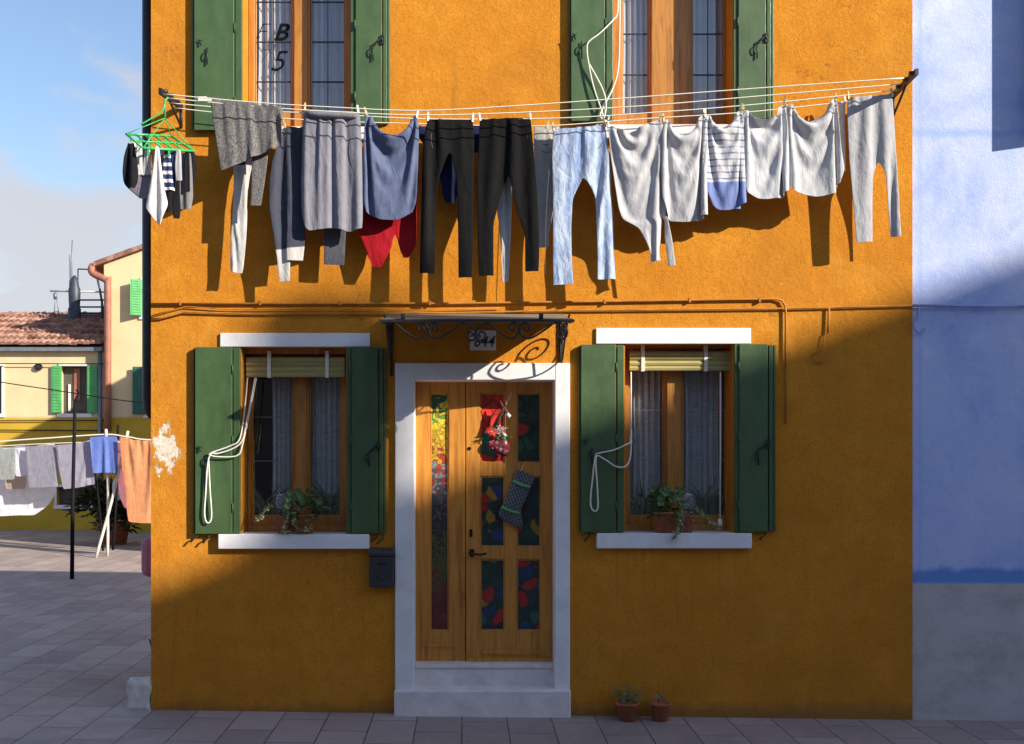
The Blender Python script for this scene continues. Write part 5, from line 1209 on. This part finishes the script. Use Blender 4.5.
# two pots on the paving
for lab, px, py, r, h, n in (('leafy plant in terracotta pot on the paving below right window', 627.5, 718, .085, .135, 70), ('terracotta pot with low sprouts beside leafy potted plant on paving', 660.5, 718.5, .078, .135, 26)):
    x = FX(px, -.13); c = Vector((x, -.13, gz(x) + .004)); t = thing('flower_pot', lab, 'potted plant', c)
    pot(t, c, r * .72, r, h); bm = BM()
    if n > 50:
        for i in range(n):
            a = rnd.uniform(0, 6.28); p0 = c + Vector((0, 0, h)); tip = p0 + Vector((math.cos(a) * rnd.uniform(.02, .14), math.sin(a) * rnd.uniform(.02, .1), rnd.uniform(.02, .12)))
            leaf(bm, tip, Vector((math.cos(a), math.sin(a), rnd.uniform(-.5, .4))), Vector((0, 0, 1)), .045, .026, 0)
            if i % 4 == 0: tube(bm, [p0, tip], .002, 4)
    else: foliage(bm, c + Vector((0, 0, h)), .05, .05, .06, n, .05, .014, rnd, (0,), 1.2)
    obj('foliage', bm, simple('dusty green leaf', (.12, .18, .09), .6, .35, 30), t)
# letterbox
c = P(381, 588, 0); lb = thing('letterbox', 'charcoal letterbox with curved lid fixed left of the door frame', 'letterbox', (c.x, 0, c.z))
bm = BM(); pbox(bm, 369, 393.6, 557, 587.5, -.09, -.001); obj('body', bm, M['mail'], lb, bevel=.008)
bm = BM(); a, b = P(368.3, 556.5, -.1), P(394.2, 549, -.1)
prism_pts = [(-.001, a.z), (-.10, a.z), (-.10, a.z + .03), (-.07, b.z), (-.001, b.z + .006)]
va = [bm.verts.new((a.x, y, z)) for y, z in prism_pts]; vb = [bm.verts.new((b.x, y, z)) for y, z in prism_pts]
bm.faces.new(va); bm.faces.new(vb[::-1])
for i in range(5): bm.faces.new((va[i], vb[i], vb[(i + 1) % 5], va[(i + 1) % 5]))
obj('lid', bm, M['mail'], lb, bevel=.006)
bm = BM(); pbox(bm, 377, 386, 562.6, 565, -.0935, -.0905); [pbox(bm, q - .8, q + .8, 577, 578.6, -.0935, -.0905) for q in (377, 385.6)]; pbox(bm, 379.6, 383, 579.4, 580.8, -.0935, -.0905); obj('slot', bm, M['black'], lb)
# christmas stockings on the door
def stocking(name, label, mtl, trim, outline, holes=None, Y=.165):
    pts = [P(a, b, Y) for a, b in outline]; cx = sum(p.x for p in pts) / len(pts); cz = sum(p.z for p in pts) / len(pts)
    t = thing(name, label, 'stocking', (cx, Y, max(p.z for p in pts)))
    sp = spline(pts + [pts[0]], 4)[:-1]
    bm = BM(); rings = []
    for s, yy in ((1.0, 0), (.93, -.014), (.72, -.026), (.3, -.033)): rings.append([bm.verts.new((cx + (p.x - cx) * s, Y + yy, cz + (p.z - cz) * s)) for p in sp])
    back = [bm.verts.new((p.x, Y + .012, p.z)) for p in sp]
    n = len(sp)
    for A, B in [(back, rings[0])] + list(zip(rings, rings[1:])):
        for i in range(n): bm.faces.new((A[i], A[(i + 1) % n], B[(i + 1) % n], B[i])).smooth = True
    bm.faces.new(rings[-1]); bm.faces.new(back[::-1])
    obj('sock', bm, mtl, t, sub=1); return t
def plaid(name, a, b, sc):
    m = fabric(name, a, trans=0); nt = m.node_tree
    def fn(nt, c, z):
        f = math_(nt, 'FRACT', math_(nt, 'MULTIPLY', math_(nt, 'ADD', z[0], math_(nt, 'MULTIPLY', z[2], .35)), sc)); g = math_(nt, 'FRACT', math_(nt, 'MULTIPLY', math_(nt, 'SUBTRACT', z[2], math_(nt, 'MULTIPLY', z[0], .35)), sc * .8))
        return mixc(nt, math_(nt, 'MAXIMUM', math_(nt, 'LESS_THAN', f, .3), math_(nt, 'MULTIPLY', math_(nt, 'LESS_THAN', g, .25), .7)), c, b)
    return recolour(m, fn)
sm_ = fabric('patched red and green felt', (.16, .02, .03), trans=0)
def patches(nt, c, z):
    vr = nd(nt, 'ShaderNodeTexVoronoi'); vr.inputs['Scale'].default_value = 48; lk(nt, coords(nt), vr.inputs['Vector']); q = nd(nt, 'ShaderNodeSeparateColor'); lk(nt, vr.outputs['Color'], q.inputs[0])
    return ramp(nt, q.outputs[0], [(0, (.17, .02, .03)), (.4, (.30, .12, .14)), (.55, (.10, .02, .03)), (.7, (.38, .32, .30)), (.8, (.03, .09, .05)), (.88, (.22, .03, .05))], 'CONSTANT')
recolour(sm_, patches)
s1 = stocking('christmas_stocking', 'red patterned christmas stocking with donkey figure on upper door pane', sm_, None,
              [(498, 428), (505, 430), (506, 439), (510, 446), (508, 455), (502, 456), (494, 452), (487, 448), (487, 442), (493, 440), (496, 434)])
bm = BM(); foliage(bm, P(499, 433, .135), .05, .02, .05, 40, .04, .03, rnd, (0,)); obj('cuff', bm, C['white'], s1)
bm = BM(); foliage(bm, P(503, 437, .13), .06, .012, .012, 26, .03, .02, rnd, (0,)); obj('garland', bm, M['far_green'], s1)
bm = BM(); tube(bm, [P(495, 428, .14), P(500, 417, .13), P(505, 409, .125), P(509, 416, .115)], [.026, .022, .028, .014], 10)
for q in (-1, 1): tube(bm, [P(504 + q, 408, .125), P(503 + q * 3, 400, .12)], [.012, .004], 6)
obj('donkey', bm, simple('brown felt', (.10, .035, .03), .95, .2, 40), s1)
bm = BM(); tube(bm, [P(507, 414, .10), P(510, 417, .095)], [.016, .014], 8); obj('muzzle', bm, C['white'], s1)
bm = BM(); tube(bm, [P(500, 416, .16), P(511, 395, .18), P(511, 392, .19)], .003, 5); obj('loop', bm, M['rope'], s1)
s2 = stocking('christmas_stocking', 'grey green striped christmas stocking hanging on middle door panes', plaid('grey green plaid', (.06, .075, .08), (.19, .20, .22), 42), None,
              [(517, 469), (526, 473), (535, 477), (531, 487), (526, 500), (521, 510), (523, 522), (520, 529), (510, 524), (500, 518), (499, 511), (505, 500), (510, 485)])
for q in ((514, 481, 530, 487), (502, 507, 519, 513)):
    bm = BM(); tube(bm, spline([P(q[0], q[1], .135), P((q[0] + q[2]) / 2, (q[1] + q[3]) / 2 + 1, .122), P(q[2], q[3], .135)], 4), .012, 8); obj('band', bm, M['far_green'], s2)
bm = BM(); tube(bm, [P(521, 471, .16), P(524, 463, .18)], .003, 5); obj('loop', bm, M['rope'], s2)

# things along the left side wall and corner
x = XL
bm = BM(); bmesh.ops.create_cube(bm, size=1)
for v in bm.verts: v.co = Vector((x - .095 + v.co.x * .18, .10 + v.co.y * .2, .105 + v.co.z * .24))
bmesh.ops.subdivide_edges(bm, edges=bm.edges[:], cuts=5, use_grid_fill=True)
rs = random.Random(4)
for v in bm.verts:
    f = Vector((math.sin(v.co.z * 31 + v.co.x * 17), math.sin(v.co.x * 37), math.sin(v.co.y * 29 + v.co.z * 23)))
    v.co += f * .009 + Vector((rs.uniform(-.004, .004), rs.uniform(-.004, .004), rs.uniform(-.003, .003)))
one('corner_stone', 'rough white guard stone standing at the left foot of the orange house', 'stone', bm, M['rough_stone'], (x - .1, .1, 0), smooth=True, bevel=0)
bm = BM(); a, b = P(141, 577, .9), P(156, 537, .9); box(bm, a.x, XL + .0, .85, 1.25, a.z, b.z); one('meter_box', 'rounded pink box fixed to the side wall at orange house corner', 'box', bm, M['pink'], (XL, 1, a.z), bevel=.06)
mp = thing('mop', 'black and white string mop hung head down at the orange corner', 'mop', P(147, 655, .25))
xm = XL - .03
bm = BM(); tube(bm, [(xm + .012, .3, FZ(577, .3)), (xm, .3, FZ(630, .3))], .011, 8); obj('handle', bm, M['pole_dark'], mp)
for nm, m_, cnt, lo in (('strings', M['white'], 26, 648), ('strings', M['iron'], 40, 655)):
    bm = BM()
    for i in range(cnt):
        a = rnd.uniform(0, 6.28); r = rnd.uniform(.01, .06); z0, z1 = FZ(627, .3), FZ(lo + rnd.uniform(-5, 0), .3)
        tube(bm, [(xm, .3, z0), (xm - .01 + math.cos(a) * r, .3 + math.sin(a) * r, (z0 + z1) / 2), (xm + math.cos(a) * r * .7, .3 + math.sin(a) * r * .7, z1)], .006, 5)
    obj(nm, bm, m_, mp)

# ------------------------------------------------------------------ courtyard washing
YW = 11.9
def cw(a, b, Y=YW): return P(a, b, Y)
pole = thing('line_post', 'tall thin black iron post standing alone on the courtyard paving', 'post', Vector((FX(72, 8.35), 8.35, gz(FX(72, 8.35)))))
xb_ = FX(72, 8.35); bm = BM(); tube(bm, [(xb_, 8.35, gz(xb_)), (xb_ + .01, 8.35, 1.2), (FX(75, 8.35), 8.35, FZ(402, 8.35))], [.034, .03, .026], 8); obj('post', bm, M['pole_dark'], pole)
bm = BM(); c = P(75.5, 400, 8.35); tube(bm, [c + Vector((-.02, 0, -.08)), c, c + Vector((.05, 0, .1)), c + Vector((.02, 0, .16))], .02, 6); obj('tip', bm, M['pole_dark'], pole)
def prop(name, label, x0, y0, x1, y1, m, Y0, Y1=YW, r=.028):
    a = P(x0, y0, Y0); a.z = gz(a.x); b = P(x1, y1, Y1); bm = BM(); mid = a.lerp(b, .5) + Vector((.025, 0, 0)); tube(bm, spline([a, mid, b], 4), r, 8); return one(name, label, 'prop pole', bm, m, a)
prop('line_prop', 'upright pale wooden prop pole holding up courtyard washing line', 107.5, 556, 106, 429, M['pole'], 12.0)
prop('line_prop', 'leaning pale wooden prop pole beside the orange drape', 96, 558, 128, 431, M['pole'], 11.7, 12.1)
prop('line_prop', 'dark leaning prop pole between grey and blue washing', 103, 552, 90.5, 441, M['pole_dark'], 13.0, 12.4, .022)
prop('line_prop', 'dark upright prop pole behind the blue towel', 113, 548, 118, 425, M['pole_dark'], 13.2, 12.6, .026)
wl2 = thing('courtyard_line', 'pale washing lines strung across the courtyard in front of mustard wall', 'clothesline', cw(60, 440))
bm = BM(); tube(bm, spline([cw(-60, 447), cw(0, 441.5), cw(50, 438), cw(106, 434.5), cw(128, 437), cw(165, 440), cw(330, 436)], 5), .014, 5); obj('line', bm, M['line'], wl2)
bm = BM(); tube(bm, spline([cw(-60, 449, 12.3), cw(0, 446, 12.3), cw(50, 443.5, 12.3), cw(106, 442, 12.3), cw(165, 443, 12.3), cw(330, 440, 12.3)], 5), .009, 5); obj('line', bm, M['line'], wl2)
def hang(name, label, cat, col, rows, pins, Y, n=14, seed=0, **kw):
    fm = fabric(name + ' cloth', col, trans=.25, wr=.5); return garment(name, label, cat, fm, 0, rows, pins, peg=False, n=n, Y=Y, dy=5, slack=kw.pop('slack', 1.1), folds=kw.pop('folds', 3), thick=.01, seed=seed, steps=70, single=True, **kw)
hang('grey_towel', 'pale sage grey towel at far left of courtyard line', 'towel', (.36, .38, .36), [(449, -6, 15), (470, -5, 15), (480, -3, 14)], [(-5, 448), (4, 449), (14, 448)], 11.9, 12, 60)
hang('peach_cloth', 'small beige cloth hanging below the lavender pillowcase on left', 'cloth', (.52, .40, .33), [(474, 6, 26), (482, 6, 26), (489, 7, 25)], [(6, 474), (16, 474), (26, 474)], 12.2, 10, 61)
hang('lavender_case', 'lavender white pillowcase between sage towel and grey towel', 'pillowcase', (.74, .70, .80), [(448, 14, 27), (462, 14, 27), (476, 15, 26)], [(14, 448), (20, 449), (27, 447)], 12.05, 10, 62)
hang('white_sheet', 'large white sheet drooping in a curve below the courtyard towels', 'sheet', (.88, .86, .90), [(448, -30, 56), (475, -32, 56), (495, -30, 54), (508, -22, 46), (516, -5, 32)], [(-28, 447), (-10, 447), (8, 447), (25, 446), (40, 445), (55, 444)], 12.35, 24, 63, slack=1.08)
hang('grey_towel', 'wide mid grey towel in the centre of courtyard line', 'towel', (.32, .31, .37), [(447, 26, 56), (470, 28, 57), (488, 30, 56)], [(27, 446), (41, 446), (55, 445)], 11.95, 16, 64)
hang('grey_towel', 'lilac grey towel hanging longest beside the black post', 'towel', (.40, .37, .46), [(446, 56, 91), (470, 58, 90.5), (490, 60, 90)], [(57, 445), (66, 444.5), (76, 443), (90, 440)], 11.9, 18, 65)
hang('blue_towel', 'bright blue towel next to upright pale prop pole', 'towel', (.17, .25, .66), [(438, 91, 117), (455, 92, 117.5), (474, 93, 116.5)], [(92, 437), (104, 436), (117, 436.5)], 11.8, 14, 66)
hang('orange_drape', 'peach orange drape hanging by the corner of orange house', 'drape', (.78, .34, .16), [(441, 122, 160), (465, 125, 163), (490, 131, 166), (512, 134, 168), (523, 136, 168)], [(120, 437), (128, 438), (138, 440), (150, 440), (160, 440)], 11.7, 22, 67, folds=5, slack=1.2)
hang('pink_cloth', 'muted pink cloth hanging behind the orange drape', 'cloth', (.42, .17, .22), [(441, 117, 132), (470, 119, 133), (495, 121, 135), (508, 127, 136)], [(118, 440), (125, 440), (132, 440)], 12.5, 10, 68)
# bench of plants under the washing
c = P(112, 534, 14.6); c.z = gz(c.x)
bp = thing('plant_tub', 'dark bushy plants in terracotta tub against the courtyard mustard wall', 'planter', c)
pot(bp, c + Vector((.05, 0, .0)), .24, .34, .45, .05); bm = BM()
for dx, dz, rr, n in ((-.42, .75, .42, 320), (.15, .75, .48, 420), (.45, .62, .40, 300), (-.1, .95, .40, 240), (.1, .4, .4, 200)): foliage(bm, c + Vector((dx, -.1, dz)), rr, rr, rr * .9, n, .19, .12, rnd, (0,))
obj('foliage', bm, M['olive'], bp)
bg = P(121, 488, 14.0); bm = BM(); bmesh.ops.create_icosphere(bm, subdivisions=3, radius=.2)
for v in bm.verts: v.co = Vector((bg.x + v.co.x * .9, bg.y + v.co.y * .7, bg.z + v.co.z * 1.3 + .02 * math.sin(v.co.x * 40 + v.co.z * 25)))
one('plastic_bag', 'pale blue plastic bag on the dark courtyard plants', 'bag', bm, simple('pale blue plastic film', (.36, .45, .58), .3, .25, 14), bg, smooth=True)
bm = BM(); tube(bm, spline([P(-30, 376, 13), P(0, 382, 13), P(60, 391, 13), P(140, 402.5, 13), P(230, 408, 13)], 4), .011, 5); one('overhead_wire', 'thin dark wire sloping across the courtyard before the green shutters', 'wire', bm, M['pole_dark'], P(60, 391, 13))
bm = BM(); tube(bm, [Q(-20, 363.5, YF - .1), Q(150, 364, YF - .1)], .012, 5); tube(bm, [Q(-20, 421, YF - .05), Q(150, 420, YF - .05)], .012, 5); tube(bm, [Q(-20, 430, YF - .05), Q(150, 431, YF - .05)], .014, 5); obj('cable', bm, M['pole_dark'], ch)

# ------------------------------------------------------------------ light, sky, camera
Ld = Vector((-1.6, 1.0, -.85)).normalized()
el = math.asin(-Ld.z); az = math.atan2(-Ld.x, -Ld.y)
sl = bpy.data.lights.new('sun', 'SUN'); sl.energy = 5.0; sl.angle = R(.55); sl.color = (1, .92, .79)
so = bpy.data.objects.new('sun', sl); COL.objects.link(so); so.rotation_euler = Ld.to_track_quat('-Z', 'Y').to_euler(); so.location = (20, -12, 14)
w = bpy.data.worlds.new('World'); SC.world = w; w.use_nodes = True; nt = w.node_tree
bg_ = nt.nodes['Background']; sky = nd(nt, 'ShaderNodeTexSky'); sky.sky_type = 'NISHITA'; sky.sun_disc = False
sky.sun_elevation = el; sky.sun_rotation = az; sky.air_density = 1.3; sky.dust_density = .6; sky.ozone_density = 2.0
v = coords(nt, 'Generated', scale=(1, 1, 2.2))
n1 = noise(nt, v, 2.4, 8, .58, .5)
gen = sepxyz(nt, coords(nt, 'Generated'))
cl_ = maprange(nt, math_(nt, 'ADD', n1, maprange(nt, gen[2], .0, .42, .12, -.10)), .47, .60, 0, .9, True)
cc = mixc(nt, cl_, mixc(nt, 1.0, sky.outputs[0], (.90, .92, 1.03), 'MULTIPLY'), (3.7, 3.7, 3.95))
lk(nt, cc, bg_.inputs['Color']); bg_.inputs['Strength'].default_value = .115
cam = bpy.data.cameras.new('camera'); co = bpy.data.objects.new('camera', cam); COL.objects.link(co)
co.location = (0, -D, H); co.rotation_euler = (R(90), 0, 0); cam.sensor_fit = 'HORIZONTAL'; cam.sensor_width = 36; cam.lens = 36 * F / 1024
cam.shift_x = (512 - VX) / 1024; cam.shift_y = (HZ - 372) / 1024; cam.clip_end = 600; cam.clip_start = .05
SC.camera = co
SC.render.engine = 'CYCLES'; SC.cycles.use_denoising = True; SC.cycles.max_bounces = 6; SC.cycles.transparent_max_bounces = 12
SC.view_settings.view_transform = 'Standard'; SC.view_settings.look = 'None'; SC.view_settings.gamma = 1; SC.view_settings.exposure = .67
SC.view_settings.use_curve_mapping = False
SC.render.resolution_x, SC.render.resolution_y = 1024, 744
